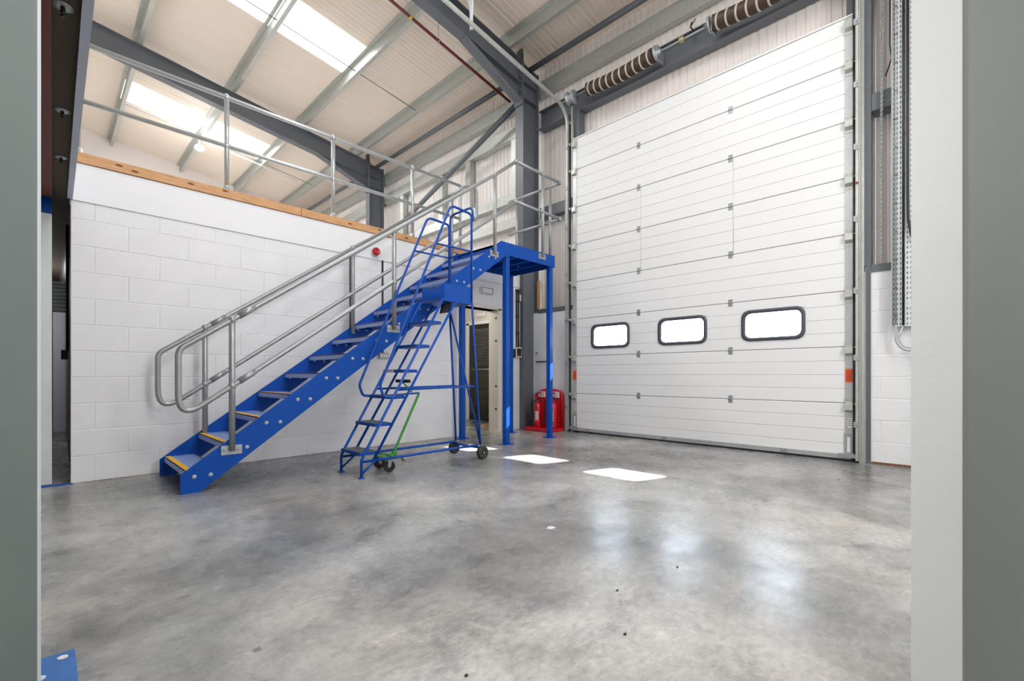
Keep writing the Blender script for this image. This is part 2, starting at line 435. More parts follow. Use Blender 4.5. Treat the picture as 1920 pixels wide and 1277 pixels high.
g = MB(); g.extrude([(XL, Y1, 0), (CX, Y1, 0), (CX, Y1, zroof(CX)+.1), (-1, Y1, zroof(-1)+.1), (XL, Y1, zroof(XL+5)+.1)], (0, .1, 0))
struct('wall_far', g, 'clad', 'pale gable wall beyond the mezzanine')
g = MB().box(XL, CX, Y0-.1, Y0, 0, 7.6).box(XL-.1, XL, Y0, Y1, 0, 7.6)
struct('wall_rear', g, 'plaster')
# roof: slope up to a ridge at X=-3, mirrored beyond
RX = -3.0
r = MB()
def rp(u, d, x): return (x, u, zroof(x)+d)
ribbed(r, Y0, Y1, .1, .004, rp, lambda a: CX+.1, lambda a: RX)
r.add([(RX, Y0, zroof(RX)), (RX, Y1, zroof(RX)), (XL, Y1, zroof(RX)-.6), (XL, Y0, zroof(RX)-.6)], [(0, 1, 2, 3)])
r.add([(CX+.2, Y0-.2, zroof(CX+.1)+.06), (RX, Y0-.2, zroof(RX)+.06), (RX, Y1+.2, zroof(RX)+.06), (CX+.2, Y1+.2, zroof(CX+.1)+.06)], [(0, 1, 2, 3)])
struct('ceiling', r, 'liner', 'beige ribbed roof liner')
for n, yy in enumerate((-3.4, 2.1, 7.45, 12.37)):
    x0, x1 = (1.12, 3.97)
    if n == 2: x0 = -.2
    b = MB(); pts = [(x0, yy, zroof(x0)-.012), (x1, yy, zroof(x1)-.012), (x1, yy+.93, zroof(x1)-.012), (x0, yy+.93, zroof(x0)-.012)]
    b.extrude(pts, (0, 0, .03))
    struct('window_%d' % (n+1), b, 'rooflight', 'glowing white translucent rooflight strip')

# ------------------------------------------------------------------ mezzanine floor
struct('floor', MB().box(.2, CX, WY+.04, Y1, 2.41, 2.68).box(XL, .2, 5.7, Y1, 2.45, 2.68), 'plaster', 'mezzanine floor slab')
tb = MB().box(.16, 2.02, WY-.03, WY+.10, 2.725, 2.812).box(2.024, DX0+.05, WY-.03, WY+.10, 2.725, 2.812)
kn = MB()
for x, z in ((.45, 2.78), (.56, 2.76), (.98, 2.775), (1.27, 2.79), (2.6, 2.77), (3.0, 2.785), (3.4, 2.765), (3.85, 2.78)):
    kn.add([(x+.016*math.cos(a)*1.7, WY-.031, z+.011*math.sin(a)) for a in [k*math.pi/5 for k in range(10)]], [tuple(range(9, -1, -1))])
o = tag(tb.build('timber_beam', 'timber', bevel=.003), 'long knotty pine kerb board running along the top of the white fascia', 'timber')
M['knot'] = mat('knot', (120, 66, 34), .6, var=.2, vscale=60)
kn.build('knot', 'knot', o)

# ------------------------------------------------------------------ portal frames
def frame(yc, label, group):
    t = thing('portal_frame', (5.83, yc, 0), label, 'steel frame', group)
    c = MB().isec([(5.84, yc, 0), (5.84, yc, 6.18)], (1, 0, 0), .40, .18); c.build('column', 'steel', t)
    # rafter
    a, b = 5.66, -3.0
    za, zb = ztop(a)-.2, ztop(b)-.2
    MB().isec([(b, yc, zb), (a, yc, za)], (0, 0, 1), .40, .17).build('rafter', 'steel', t)
    h = MB()
    zt, zk = ztop(4.40)-.41, ztop(5.64)-.41
    h.extrude([(4.40, yc-.006, zt), (5.64, yc-.006, zk), (5.64, yc-.006, 5.56)], (0, .012, 0))
    dirv = Vector((5.64-4.40, 0, 5.56-zt)).normalized()
    h.extrude([(4.40, yc-.085, zt), (5.64, yc-.085, 5.56), (5.64, yc+.085, 5.56), (4.40, yc+.085, zt)], (0, 0, .016))
    h.build('haunch', 'steel', t)
    ep = MB().box(5.61, 5.64, yc-.10, yc+.10, 5.5, 6.35)
    ep.extrude([(5.64, yc-.09, 6.18), (6.04, yc-.09, 6.13), (6.04, yc+.09, 6.13), (5.64, yc+.09, 6.18)], (0, 0, .02))
    for z in (5.62, 5.9): ep.box(5.66, 6.02, yc-.085, yc+.085, z, z+.012)
    ep.build('end_plate', 'steel', t)
    # cleats sticking up at the column head
    MB().box(6.04, 6.10, yc-.09, yc+.03, 5.78, 6.0).box(5.6, 5.63, yc-.1, yc+.02, 6.22, 6.42).build('cleat', 'steel', t)
    bt = MB()
    for z in (5.62, 5.74, 5.86, 5.98, 6.10):
        for s in (-.06, .06): hexbolt(bt, (5.608, yc+s, z), (-1, 0, 0), .014, .014)
    for z in (5.60, 5.70, 5.80):
        for x in (5.70, 5.94): hexbolt(bt, (x, yc-.005, z), (0, -1, 0), .014, .014)
    for z in (.6, 1.3, 2.95, 3.6, 4.5, 5.2): hexbolt(bt, (5.98, yc-.091, z), (0, -1, 0), .014, .014)
    bt.build('bolt', 'bolt', t)
    return t
frame(5.36, 'tall dark grey steel portal frame beside the stair landing, nearest column', 'portal frames')
frame(10.61, 'dark grey steel portal frame crossing behind the mezzanine handrail', 'portal frames')
frame(-.12, 'dark grey steel portal frame over the near hall, hidden column', 'portal frames')['label'] = 'dark grey steel portal frame in the right-hand bay'

# purlins
def zed(x, z0, h=.19, b=.065, t=.006, flip=1):
    return [(x, z0), (x+b*flip, z0), (x+b*flip, z0+.018), (x+(b-t)*flip, z0+.018), (x+(b-t)*flip, z0+t), (x+t*flip, z0+t), (x+t*flip, z0+h), (x-b*flip, z0+h), (x-b*flip, z0+h-t), (x, z0+h-t)]
names = ['lowest roof purlin nearest the eaves', 'second roof purlin up from the eaves, along the ends of the rooflights', 'third roof purlin up from the eaves, crossing both rooflights', 'fourth roof purlin up, left end of the far rooflight', 'fifth roof purlin up near the left edge']
for i, x in enumerate((5.30, 3.99, 2.63, 1.15, -.30)):
    b = MB(); b.extrude([(px, Y0, pz) for px, pz in zed(x, ztop(x)+.005)], (0, Y1-Y0, 0))
    # sleeve plates and bolts at each frame
    o = tag(b.build('roof_purlin', 'galv', base=(x, Y0, ztop(x))), 'galvanised ' + names[i], 'purlin', 'roof purlins')
    s = MB()
    for yc in (-.12, 5.36, 10.61):
        for dy in (-.28, .28): s.extrude([(px-.002, yc+dy-.2, pz) for px, pz in zed(x+.004, ztop(x)+.012, .176, .05)], (0, .4, 0))
        for dy in (-.35, -.2, .2, .35):
            for dz in (.06, .13): hexbolt(s, (x-.002, yc+dy, ztop(x)+dz), (-1, 0, 0), .009, .01)
    s.build('sleeve', 'galv', o)
# anti sag rods
for yc, bay in ((7.97, 'near side of the crossing rafter'), (13.2, 'beyond the crossing rafter')):
    for xa, xb, wh in ((5.30, 3.99, 'first and second'), (3.99, 2.63, 'second and third'), (2.63, 1.15, 'third and fourth')):
        tag(MB().tube([(xa, yc, ztop(xa)+.06), (xb, yc, ztop(xb)+.06)], .009, 8).build('tie_rod', 'bolt'),
            'thin tie rod joining %s purlins, %s' % (wh, bay), 'rod', 'purlin tie rods')
# eaves tube, eaves beam, rails
for ya, yb, lb in ((0, 5.24, 'over the big door'), (5.48, 10.49, 'over the stair rails'), (10.73, Y1, 'beyond the far column')):
    tag(MB().tube([(5.78, ya, 6.12), (5.78, yb, 6.12)], .045, 16).build('eaves_tube', 'steel'), 'round dark grey strut tube just below the eaves ' + lb, 'tube', 'eaves strut tubes')
def cee(x0, x1, z0, z1, t=.008, lip=.02):
    return [(x0, z0), (x1, z0), (x1, z0+t), (x0+t, z0+t), (x0+t, z1-t), (x1, z1-t), (x1, z1), (x0, z1)]
tag(MB().extrude([(x, Y0, z) for x, z in cee(6.08, 6.18, 5.82, 6.07)], (0, Y1-Y0, 0)).build('eaves_beam', 'galv'), 'deep galvanised eaves beam along the top of the door wall', 'beam')
def rail(y0, y1, z0, z1, m, label, x0=6.05, x1=6.19, group='wall sheeting rails'):
    b = MB(); b.extrude([(x, y0, z) for x, z in [(x0, z0), (x1, z0), (x1, z0+.01), (x0+.01, z0+.01), (x0+.01, z1-.01), (x1, z1-.01), (x1, z1), (x0, z1)]], (0, y1-y0, 0))
    return tag(b.build('sheeting_rail', m), label, 'rail', group)
rail(5.47, 10.5, 5.30, 5.52, 'galv', 'galvanised top rail over the upper wall framing behind the stair rails')
rail(5.47, 10.5, 4.12, 4.30, 'galv', 'galvanised sill rail under the upper wall framing behind the stair rails')
rail(5.47, 10.5, 3.66, 3.84, 'galv', 'galvanised low wall rail just above the stair landing, left of the column')
rail(10.72, 15.75, 5.30, 5.52, 'galv', 'galvanised top wall rail left of the far column')
rail(10.72, 15.75, 3.66, 3.84, 'galv', 'galvanised low wall rail left of the far column')
rail(4.51, 5.25, 3.66, 3.84, 'steel', 'short dark grey wall rail between the column and the door track')
rail(.0, .655, 3.66, 3.84, 'steel', 'short dark grey wall rail right of the big door, behind the chain', x0=6.0)
rail(4.51, 5.25, 1.985, 2.06, 'steel', 'dark grey capping rail on the dado left of the door', x0=5.99)
rail(.0, .655, 1.985, 2.06, 'steel', 'dark grey capping rail on the dado right of the door', x0=5.985)
for y, m, lb in ((5.90, 'galv', 'next to the dark column'), (7.22, 'galv', 'beside the curled end of the stair handrail'), (8.15, 'galv', 'crossed by the diagonal brace'), (9.72, 'galv', 'nearest the far column')):
    b = MB(); b.extrude([(x, yy, 4.305) for x, yy in [(6.06, y-.07), (6.18, y-.07), (6.18, y-.062), (6.068, y-.062), (6.068, y+.062), (6.18, y+.062), (6.18, y+.07), (6.06, y+.07)]], (0, 0, .99))
    tag(b.build('wall_stud', m), 'galvanised vertical stud %s' % lb, 'stud', 'upper wall studs')
for y in (5.90, 7.22, 8.15, 9.72):
    pass
# lintel and posts of the big door
tag(MB().isec([(6.10, -1.5, 5.36), (6.10, 5.26, 5.36)], (0, 0, 1), .32, .16).build('lintel_beam', 'steel'), 'heavy dark grey steel beam above the white sectional door', 'beam')
tag(MB().box(6.012, 6.17, 4.39, 4.497, 0, 5.195).build('door_post', 'steel'), 'dark grey steel post above the left corner of the big door', 'post')
struct('leak_seal', MB().box(6.012, 6.17, .727, .87, 0, 5.195), 'steel')  # hidden strip added to stop light leaking in beside the door
tag(MB().box(5.9975, 6.12, .66, .724, 2.062, 5.195).box(5.98, 6.0-.006, .66, .70, 0, 2.062).build('door_post', 'steel'), 'dark grey steel post right of the big door', 'post')
# diagonal brace
t = thing('diagonal_brace', (5.9, 5.5, 5.7), 'dark grey tubular brace sloping from the column head down behind the stair rails', 'brace')
MB().tube([(5.80, 5.47, 5.72), (5.88, 10.49, 4.15)], .05, 16).build('tube', 'steel', t)
# red sprinkler pipe
pt = thing('sprinkler_pipe', (4.5, 5.65, 5.9), 'dark red pipe hanging under the roof beside the nearest rafter', 'pipe')
MB().tube([(5.72, 5.66, 5.73), (2.2, 5.66, 6.34)], .022, 12).build('pipe', 'sprpipe', pt)
for x in (4.17, 2.6):
    z = 5.73+(5.72-x)*.1733
    MB().tube([(x, 5.66, z), (x, 5.66, zroof(x))], .004, 6).lathe([(.03, -.012), (.03, .012)], (x, 5.66, z), (1, 0, -.17), 12).build('hanger', 'bolt', pt)
M['tape'] = mat('yellow_band', (214, 190, 40), .5)
MB().lathe([(.0235, -.02), (.0235, .02)], (3.68, 5.66, 6.083), (1, 0, -.1733), 12).build('band', 'tape', pt)

# ------------------------------------------------------------------ sectional door
DY0, DY1, DXF = .80, 4.47, 5.965
D = thing('door_1', (DXF, (DY0+DY1)/2, 0), 'tall white sectional overhead door with three small windows', None, None, 'structure')
zs = [.035, .62, 1.22, 1.815, 2.415, 3.015, 3.615, 4.22, 4.72]
WINS = [(3.78, 1.515), (2.665, 1.515), (1.575, 1.515)]
WW, WH = .325, .175
def rrect(w, h, r, n=6):
    pts = []
    for cx, cy, a0 in ((w-r, h-r, 0), (-w+r, h-r, 90), (-w+r, -h+r, 180), (w-r, -h+r, 270)):
        for k in range(n+1):
            a = math.radians(a0+90*k/n); pts.append((cx+r*math.cos(a), cy+r*math.sin(a)))
    return pts
for i in range(len(zs)-1):
    a, b = zs[i]+.002, zs[i+1]-.002
    p = MB()
    # panel face with shallow pressed lines every 150 mm
    n = 4 if b-a > .55 else 3
    hs = (b-a)/n; prof = []
    for k in range(n):
        z = a+k*hs
        if k: prof += [(DXF, z-.006), (DXF+.006, z-.003), (DXF+.006, z+.003), (DXF, z+.006)]
        else: prof += [(DXF+.006, z), (DXF, z+.007)]
    prof += [(DXF, b-.007), (DXF+.006, b)]
    if i != 2:
        vs = [];
        for x, z in prof: vs += [(x, DY0, z), (x, DY1, z)]
        p.add(vs, [(2*j, 2*j+2, 2*j+3, 2*j+1) for j in range(len(prof)-1)])
        p.box(DXF+.0065, DXF+.042, DY0, DY1, a, b)
    else:
        # section with window openings: build in columns
        cuts = [DY0]
        for y, z in sorted(WINS): cuts += [y-WW, y+WW]
        cuts.append(DY1)
        for q in range(0, len(cuts)-1):
            ya, yb = cuts[q], cuts[q+1]
            if q % 2 == 0:
                vs = []
                for x, z in prof: vs += [(x, ya, z), (x, yb, z)]
                p.add(vs, [(2*j, 2*j+2, 2*j+3, 2*j+1) for j in range(len(prof)-1)])
                p.box(DXF+.0065, DXF+.042, ya, yb, a, b)
            else:
                zc = WINS[0][1]
                for zz0, zz1 in ((a, zc-WH), (zc+WH, b)):
                    pr = [t for t in prof if zz0-1e-6 <= t[1] <= zz1+1e-6]
                    if zz0 != a: pr = [(DXF, zz0)]+pr
                    if zz1 != b: pr = pr+[(DXF, zz1)]
                    vs = []
                    for x, z in pr: vs += [(x, ya, z), (x, yb, z)]
                    p.add(vs, [(2*j, 2*j+2, 2*j+3, 2*j+1) for j in range(len(pr)-1)])
                    p.box(DXF+.0065, DXF+.042, ya, yb, zz0, zz1)
    p.build('door_section', 'door', D)
    if i:
        MB().box(DXF+.004, DXF+.03, DY0, DY1, zs[i]-.0025, zs[i]+.0025).build('joint', 'seam', D)
for (y, z) in WINS:
    fr = MB(); o_ = rrect(WW+.012, WH+.012, .095); i_ = rrect(WW-.028, WH-.028, .07)
    n = len(o_); vs = []
    for (pp, x) in ((o_, DXF), (o_, DXF-.012), (i_, DXF-.012), (i_, DXF+.05), (o_, DXF+.05)):
        vs += [(x, y+a, z+b) for a, b in pp]
    fs = []
    for q in range(4):
        for j in range(n):
            k = (j+1) % n; fs.append((q*n+j, q*n+k, (q+1)*n+k, (q+1)*n+j))
    fr.add(vs, fs, True)
    wf = fr.build('window_frame', 'winframe', D)
    cf = MB(); m = len(i_)//4
    for q, (sx, sz) in enumerate(((1, 1), (-1, 1), (-1, -1), (1, -1))):
        arc = i_[q*m:(q+1)*m]
        pts = [(DXF+.006, y+a, z+b) for a, b in arc]+[(DXF+.006, y+sx*(WW+.002), z+arc[-1][1] if q % 2 else z+sz*(WH+.002))]
        A, B = arc[0], arc[-1]
        pts = [(DXF+.006, y+a, z+b) for a, b in arc]
        cw_, ch_ = sx*(WW+.002), sz*(WH+.002)
        e1 = (DXF+.006, y+(cw_ if q % 2 else A[0]), z+(B[1] if q % 2 else ch_))
        if q % 2 == 0: ring = [(DXF+.006, y+B[0], z+ch_), (DXF+.006, y+cw_, z+ch_), (DXF+.006, y+cw_, z+A[1])]
        else: ring = [(DXF+.006, y+cw_, z+B[1]), (DXF+.006, y+cw_, z+ch_), (DXF+.006, y+A[0], z+ch_)]
        cf.extrude(pts+ring, (.03, 0, 0))
    cf.build('window_surround', 'door', D)
    MB().add([(DXF+.02, y+a, z+b) for a, b in i_], [tuple(range(n))]).build('pane', 'glass', wf)
def hinge(mb, y, z):
    mb.box(DXF-.004, DXF, y-.025, y+.025, z+.004, z+.045).box(DXF-.004, DXF, y-.025, y+.025, z-.045, z-.004)
    mb.tube([(DXF-.008, y-.028, z), (DXF-.008, y+.028, z)], .007, 8)
    for a in (-.015, .015):
        for b in (-.03, .03): hexbolt(mb, (DXF-.004, y+a, z+b), (-1, 0, 0), .004, .004)
hb = MB(); hinge(hb, 0, 0)
proto = None
for y in (2.04, 3.30):
    for z in zs[1:-1]:
        if proto is None:
            b = MB(); hinge(b, y, z); proto = b.build('hinge', 'zinc', D); py_, pz_ = y, z
        else:
            c = proto.copy(); COL.objects.link(c); c.location = (0, y-py_, z-pz_)
    MB().tube([(DXF-.004, y-.035, 2.40), (DXF-.004, y-.035, 3.62)], .002, 6).build('joint_wire', 'rib', D)
# end stiles with roller brackets
for ys, sd in ((DY0, 1), (DY1, -1)):
    st = MB().box(DXF-.006, DXF-.001, ys, ys+sd*.075, .06, 4.70); so = st.build('end_stile', 'galvtube', D)
    for j, z in enumerate(zs[1:]):
        z = z if j < 7 else 4.66
        b = MB(); x = DXF-.006
        b.extrude([(x, ys+sd*.002, z+.02), (x-.035, ys+sd*.002, z+.0), (x-.04, ys+sd*.002, z-.07), (x-.002, ys+sd*.002, z-.10)], (0, sd*.07, 0))
        b.box(x-.004, x, ys, ys+sd*.078, z-.13, z+.05)
        b.tube([(x-.025, ys+sd*.05, z-.01), (x-.025, ys-sd*.06, z-.01)], .007, 8).lathe([(.022, 0), (.022, .022)], (x-.025, ys-sd*.03, z-.01), (0, -sd, 0), 14)
        for a in (.015, .06): hexbolt(b, (x-.004, ys+sd*a, z+.035), (-1, 0, 0), .006, .005)
        b.build('roller_bracket', 'galv', so)
    b = MB().box(DXF-.045, DXF-.006, ys-sd*.05, ys+sd*.13, .045, .085).box(DXF-.012, DXF-.006, ys, ys+sd*.08, .06, .30)
    b.build('bottom_bracket', 'zinc', so)
    MB().box(DXF-.0075, DXF-.006, ys+sd*.004, ys+sd*.072, .84, .985).build('orange_sticker', 'orange', so)
    MB().box(DXF-.0075, DXF-.006, ys+sd*.02, ys+sd*.05, .36, .46).box(DXF-.0135, DXF-.012, ys+sd*.03, ys+sd*.055, .10, .26).build('white_sticker', 'white', so)
    lm = MB()
    for k in range(5): lm.box(DXF-.0079, DXF-.0075, ys+sd*.012, ys+sd*.064, .955-.022*k-.006, .955-.022*k)
    lm.build('sticker_lettering', 'black', so)
    lm = MB()
    for k in range(4): lm.box(DXF-.0079, DXF-.0075, ys+sd*.024, ys+sd*.046, .45-.02*k-.008, .45-.02*k)
    lm.build('sticker_lettering', 'black', so)
MB().box(DXF-.012, DXF+.03, DY0+.02, DY1-.02, .025, .075).build('bottom_rail', 'galvtube', D)
MB().box(DXF+.0, DXF+.035, DY0, DY1, 0.001, .028).build('rubber_seal', 'rubber', D)
bb = MB()
for y in (1.45, 2.9, 4.15): bb.box(DXF-.03, DXF-.012, y-.03, y+.03, .04, .075); hexbolt(bb, (DXF-.03, y, .058), (-1, 0, 0), .01, .01)
bb.build('foot_bracket', 'zinc', D)
MB().box(DXF-.012, DXF+.042, DY0, DY1, 4.719, 4.735).build('top_rail', 'door', D)

# door tracks
def track(ys, sd, label):
    t = thing('door_track', (5.93, ys, 0), label, 'track', 'door tracks')
    x = 5.935
    path = fillet([(x, ys, 0.02), (x, ys, 5.24), (1.0, ys, 5.24+.13*(x-1.0))], .36, 10)
    # channel section opening towards the door
    prof = [(-.026, -.014), (.026, -.014), (.026, .014), (.018, .014), (.018, -.008), (-.018, -.008), (-.018, .014), (-.026, .014)]
    if sd < 0: prof = [(a, -b) for a, b in prof][::-1]
    MB().sweep(prof, path, (0, 1, 0)).build('channel', 'galv', t)
    a = MB().box(5.90, 5.994, ys+sd*.018, ys+sd*.026, 0, 4.9).box(5.988, 5.996, ys+sd*.018, ys+sd*.05, 0, 4.9)
    a.build('angle', 'galv', t)
    MB().box(5.955, 5.985, ys-sd*.028, ys+sd*.012, .01, 5.0).build('edge_seal', 'rubber', t)
    b = MB()
    for z in (.4, 1.1, 1.8, 2.55, 3.3, 3.95, 4.6): hexbolt(b, (5.90, ys+sd*.0, z), (-1, 0, 0), .008, .008); b.box(5.90, 5.912, ys-.02, ys+.03, z-.03, z+.03)
    b.build('fixing', 'zinc', t)
    return t
tl = track(4.555, 1, 'galvanised door track left of the big door, curving back under the roof')
tr = track(.765, -1, 'galvanised door track right of the big door, rising out of view')
MB().lathe([(.012, 0), (.012, .01)], (5.905, .765, 2.92), (-1, 0, 0), 10).build('red_cap', 'redglass', tr)
tag(MB().tube([(5.912, .799, .1), (5.912, .799, 5.4)], .004, 8).build('lift_cable', 'black'), 'thin black lifting cable beside the right door track', 'cable')
tag(MB().box(5.96, 5.975, 4.48, 4.505, 4.73, 5.3).build('bracket_plate', 'galv'), 'galvanised bracket plate below the cable drum at the door corner', 'bracket')
# torsion shaft
t = thing('torsion_spring_shaft', (5.87, 3, 5.33), 'steel shaft with brown torsion springs above the big door', 'spring shaft')
SX, SZ = 5.86, 5.335
MB().tube([(SX, .6, SZ), (SX, 4.62, SZ)], .014, 12).build('shaft', 'zinc', t)
def spring(y0, y1):
    L = y1-y0
    def c(q): return (SX, y0+L*q, SZ-.004-.035*math.sin(math.pi*q))
    N = int(L/.012); P = []; RR = []
    for k in range(2*N+1): P.append(c(k/(2*N))); RR.append(.088 if k % 2 else .095)
    sp = MB().tube(P, RR, 24, ).build('spring', 'brownspring', t)
    n = 10
    for k in range(n):
        q = .045+.9*k/(n-1); w = .016/L
        a_, b_, m_ = Vector(c(q-w)), Vector(c(q+w)), Vector(c(q))
        ax = (b_-a_).normalized(); ax = (ax+Vector((.10, 0, .12))).normalized()
        MB().lathe([(.0955, -.012), (.098, -.007), (.098, .007), (.0955, .012)], m_, ax, 24).build('paint_band', 'springgap', sp)
spring(3.02, 4.10); spring(1.05, 2.20)
dr = MB().lathe([(.028, -.07), (.1, -.065), (.105, -.05), (.085, -.045), (.08, 0), (.085, .045), (.105, .05), (.1, .065), (.028, .07)], (SX, 4.42, SZ), (0, 1, 0), 24)
dr.build('cable_drum', 'zinc', t)
for y in (2.98, 2.25):
    b = MB().lathe([(.095, -.012), (.1, 0), (.095, .012), (.04, .02), (.035, .07)], (SX, y, SZ), (0, 1 if y < 2.5 else -1, 0), 20)
    b.box(SX-.03, 6.02, y-.03, y-.02, SZ-.1, SZ+.1)
    b.build('bearing_plate', 'zinc', t)
MB().lathe([(.03, -.03), (.045, -.02), (.03, 0), (.045, .02), (.03, .03)], (SX, 2.62, SZ), (0, 1, 0), 12).build('coupling', 'brass', t)
tag(MB().tube([(6.02, 2.55, 5.62), (6.0, 2.56, 5.55), (6.02, 2.53, 5.5), (6.0, 2.55, 5.42)], .01, 8).tube([(6.02, 2.5, 5.64), (6.0, 2.55, 5.56)], .006, 8).build('cable_end', 'black'),
    'small loose black cable end on the beam between the two springs', 'cable')

# ------------------------------------------------------------------ staircase
SY0, SY1 = 4.26, 5.19     # outer faces of the stringers
ST = thing('staircase', (2.4, 4.7, 0), 'blue steel industrial staircase with grey tube handrails rising to a landing', 'staircase')
SL = .7338
PX0, PX1, PZ = 4.17, 5.24, 2.655
def up(x): return .153+SL*(x-.717)
def lo(x): return .002+SL*(x-.843)
for y in (SY0, SY1-.01):
    xe = .717+(PZ+.01-.153)/SL
    pts = [(.717, y, 0), (.843, y, 0), (PX0+.05-.0, y, lo(PX0+.05)), (PX0+.16, y, 2.50), (PX0+.16, y, PZ+.01), (xe, y, PZ+.01), (.717, y, .153)]
    MB().extrude(pts, (0, .01, 0)).build('stringer', 'blue', ST)
    # folded flange on the inside top edge
rise = .1908; run = .26
trd = None
for k in range(13):
    x = .75+run*k; z = .172+rise*k
    b = MB(); ya, yb = SY0+.011, SY1-.011
    b.box(x, x+.235, ya, yb, z-.004, z); b.box(x, x+.004, ya, yb, z-.045, z); b.box(x+.231, x+.235, ya, yb, z-.045, z)
    for q in range(7): b.box(x+.045+q*.028, x+.052+q*.028, ya, yb, z, z+.003)
    o = b.build('tread', 'tread', ST)
    MB().box(x+.006, x+.048, ya+.01, yb-.01, z+.0032, z+.0045).build('nosing', 'yellow', o)
    b = MB()
    for (y, s) in ((SY1-.011, -1), (SY0+.011, 1)): b.box(x+.01, x+.225, y, y+s*.004, z-.065, z-.005)
    b.build('end_bracket', 'blue', o)
    for (dx) in (.055, .165):
        b = MB(); hexbolt(b, (x+dx, SY0, z-.045), (0, -1, 0), .011, .01); hexbolt(b, (x+dx, SY1-.016, z-.045), (0, -1, 0), .009, .008)
        b.build('bolt', 'galvtube', ST)
# landing
MB().box(PX0+.15, PX1, SY0-.002, SY0+.008, PZ-.155, PZ+.01).build('landing_fascia', 'blue', ST)
MB().box(PX1-.01, PX1, SY0+.008, SY1, PZ-.155, PZ+.01).build('landing_fascia', 'blue', ST)
MB().box(PX0+.15, PX1, SY1-.008, SY1, PZ-.155, PZ+.01).build('landing_fascia', 'blue', ST)
b = MB().box(PX0+.0, PX1-.01, SY0+.01, SY1-.01, PZ-.03, PZ)
for q in range(4): b.box(PX0+.1+q*.28, PX0+.14+q*.28, SY0+.01, SY1-.01, PZ-.10, PZ-.03)
b.build('landing_deck', 'blue', ST)
MB().box(PX0, PX0+.01, SY0+.01, SY1-.01, PZ-.16, PZ-.004).build('landing_fascia', 'blue', ST)
for (x, y) in ((4.24, SY0+.01), (PX1-.10, SY0+.01), (4.16, SY1-.10), (PX1-.09, SY1-.10)):
    b = MB().box(x, x+.07, y, y+.07, .008, PZ-.12)
    lg = b.build('support_post', 'blue', ST, bevel=.006)
    b = MB().box(x-.055, x+.125, y-.03, y+.10, 0, .008)
    b.build('base_plate', 'blue', lg)
for (x, y) in ((4.55, SY0+.03), (4.98, SY0+.5), (5.2, SY0+.03)):
    hexbolt(MB(), (x, y, PZ-.1), (0, 0, -1)).build('bolt', 'galvtube', ST)
# handrails
HR = .0215
def ell(mb, p, r=.031): mb.lathe([(r*.4, -r), (r*.85, -r*.6), (r, 0), (r*.85, r*.6), (r*.4, r)], p, (0, 0, 1), 14)
def post(x, y, zb, zt, side, plate=True, mids=()):
    o = MB().tube([(x, y, zb), (x, y, zt)], HR+.002, 14).build('handrail_post', 'railtube', ST)
    if plate:
        s = side
        b = MB().box(x-.075, x+.075, y+s*.010, y+s*.017, zb-.03, zb+.045)
        for dx in (-.05, .05): hexbolt(b, (x+dx, y+s*.010, zb+.01), (0, -s, 0), .011, .01)
        b.build('fixing_plate', 'zinc', o)
    b = MB()
    for z in list(mids)+[zt]:
        ell(b, (x, y, z))
    b.build('tube_fitting', 'railtube', o)
yn, yf = SY0-.02, SY1+.0
S2 = .709
def rz(x): return 1.37+S2*(x-1.06)
def mz(x): return .83+S2*(x-1.06)
for y, side in ((SY0-.018, 1), (SY1-.035, 1)):
    near = side == 1 and y < 5
    xs = [1.06, 2.555, 4.01] if near else [1.06, 2.55, 4.03]
    for x in xs:
        post(x, y, up(x)-.105 if near else up(x)-.09, rz(x)-.0 if x < 4 else 3.477, side, near, (mz(x) if x < 4 else 2.96,))
    # lower return loop
    if near:
        pts = [(4.40, y, 3.775), (4.01, y, 3.477), (1.06, y, 1.37), (.70, y, 1.115), (.70, y, .575), (1.06, y, .83), (4.01, y, 2.95), (4.40, y, 3.237)]
        path = [(4.40, y, 3.775)]+fillet(pts[1:7], [.05, .6, .13, .13, .6][0:4], 6)[0:]+[(4.40, y, 3.237)]
        path = fillet([(4.01, y, 3.477), (1.06, y, 1.37), (.70, y, 1.115), (.70, y, .575), (1.06, y, .83), (4.01, y, 2.95)], [.3, .10, .10, .3], 7)
        MB().tube([(4.40, y, 3.775)]+path+[(4.40, y, 3.237)], HR, 14).build('handrail', 'railtube', ST)
    else:
        p2 = fillet([(4.03, y, 3.477), (4.26, y, 3.66), (4.50, y, 3.73), (4.50, y, 3.26), (4.38, y, 3.18), (4.03, y, 2.95), (1.06, y, .83), (.70, y, .575), (.70, y, 1.115), (1.06, y, 1.37), (4.0, y, 3.455)], [.1, .3, .1, .1, .1, .3, .3, .1, .1, .3], 7)
        MB().tube(p2, HR, 14).build('handrail', 'railtube', ST)
    b = MB()
    for (x, z) in ((1.17, rz(1.17)), (1.17, mz(1.17))):
        b.tube([(x-.06, y, z-.06*S2), (x+.06, y, z+.06*S2)], HR+.004, 14)
    b.build('tube_fitting', 'railtube', ST)
yy = SY0-.018
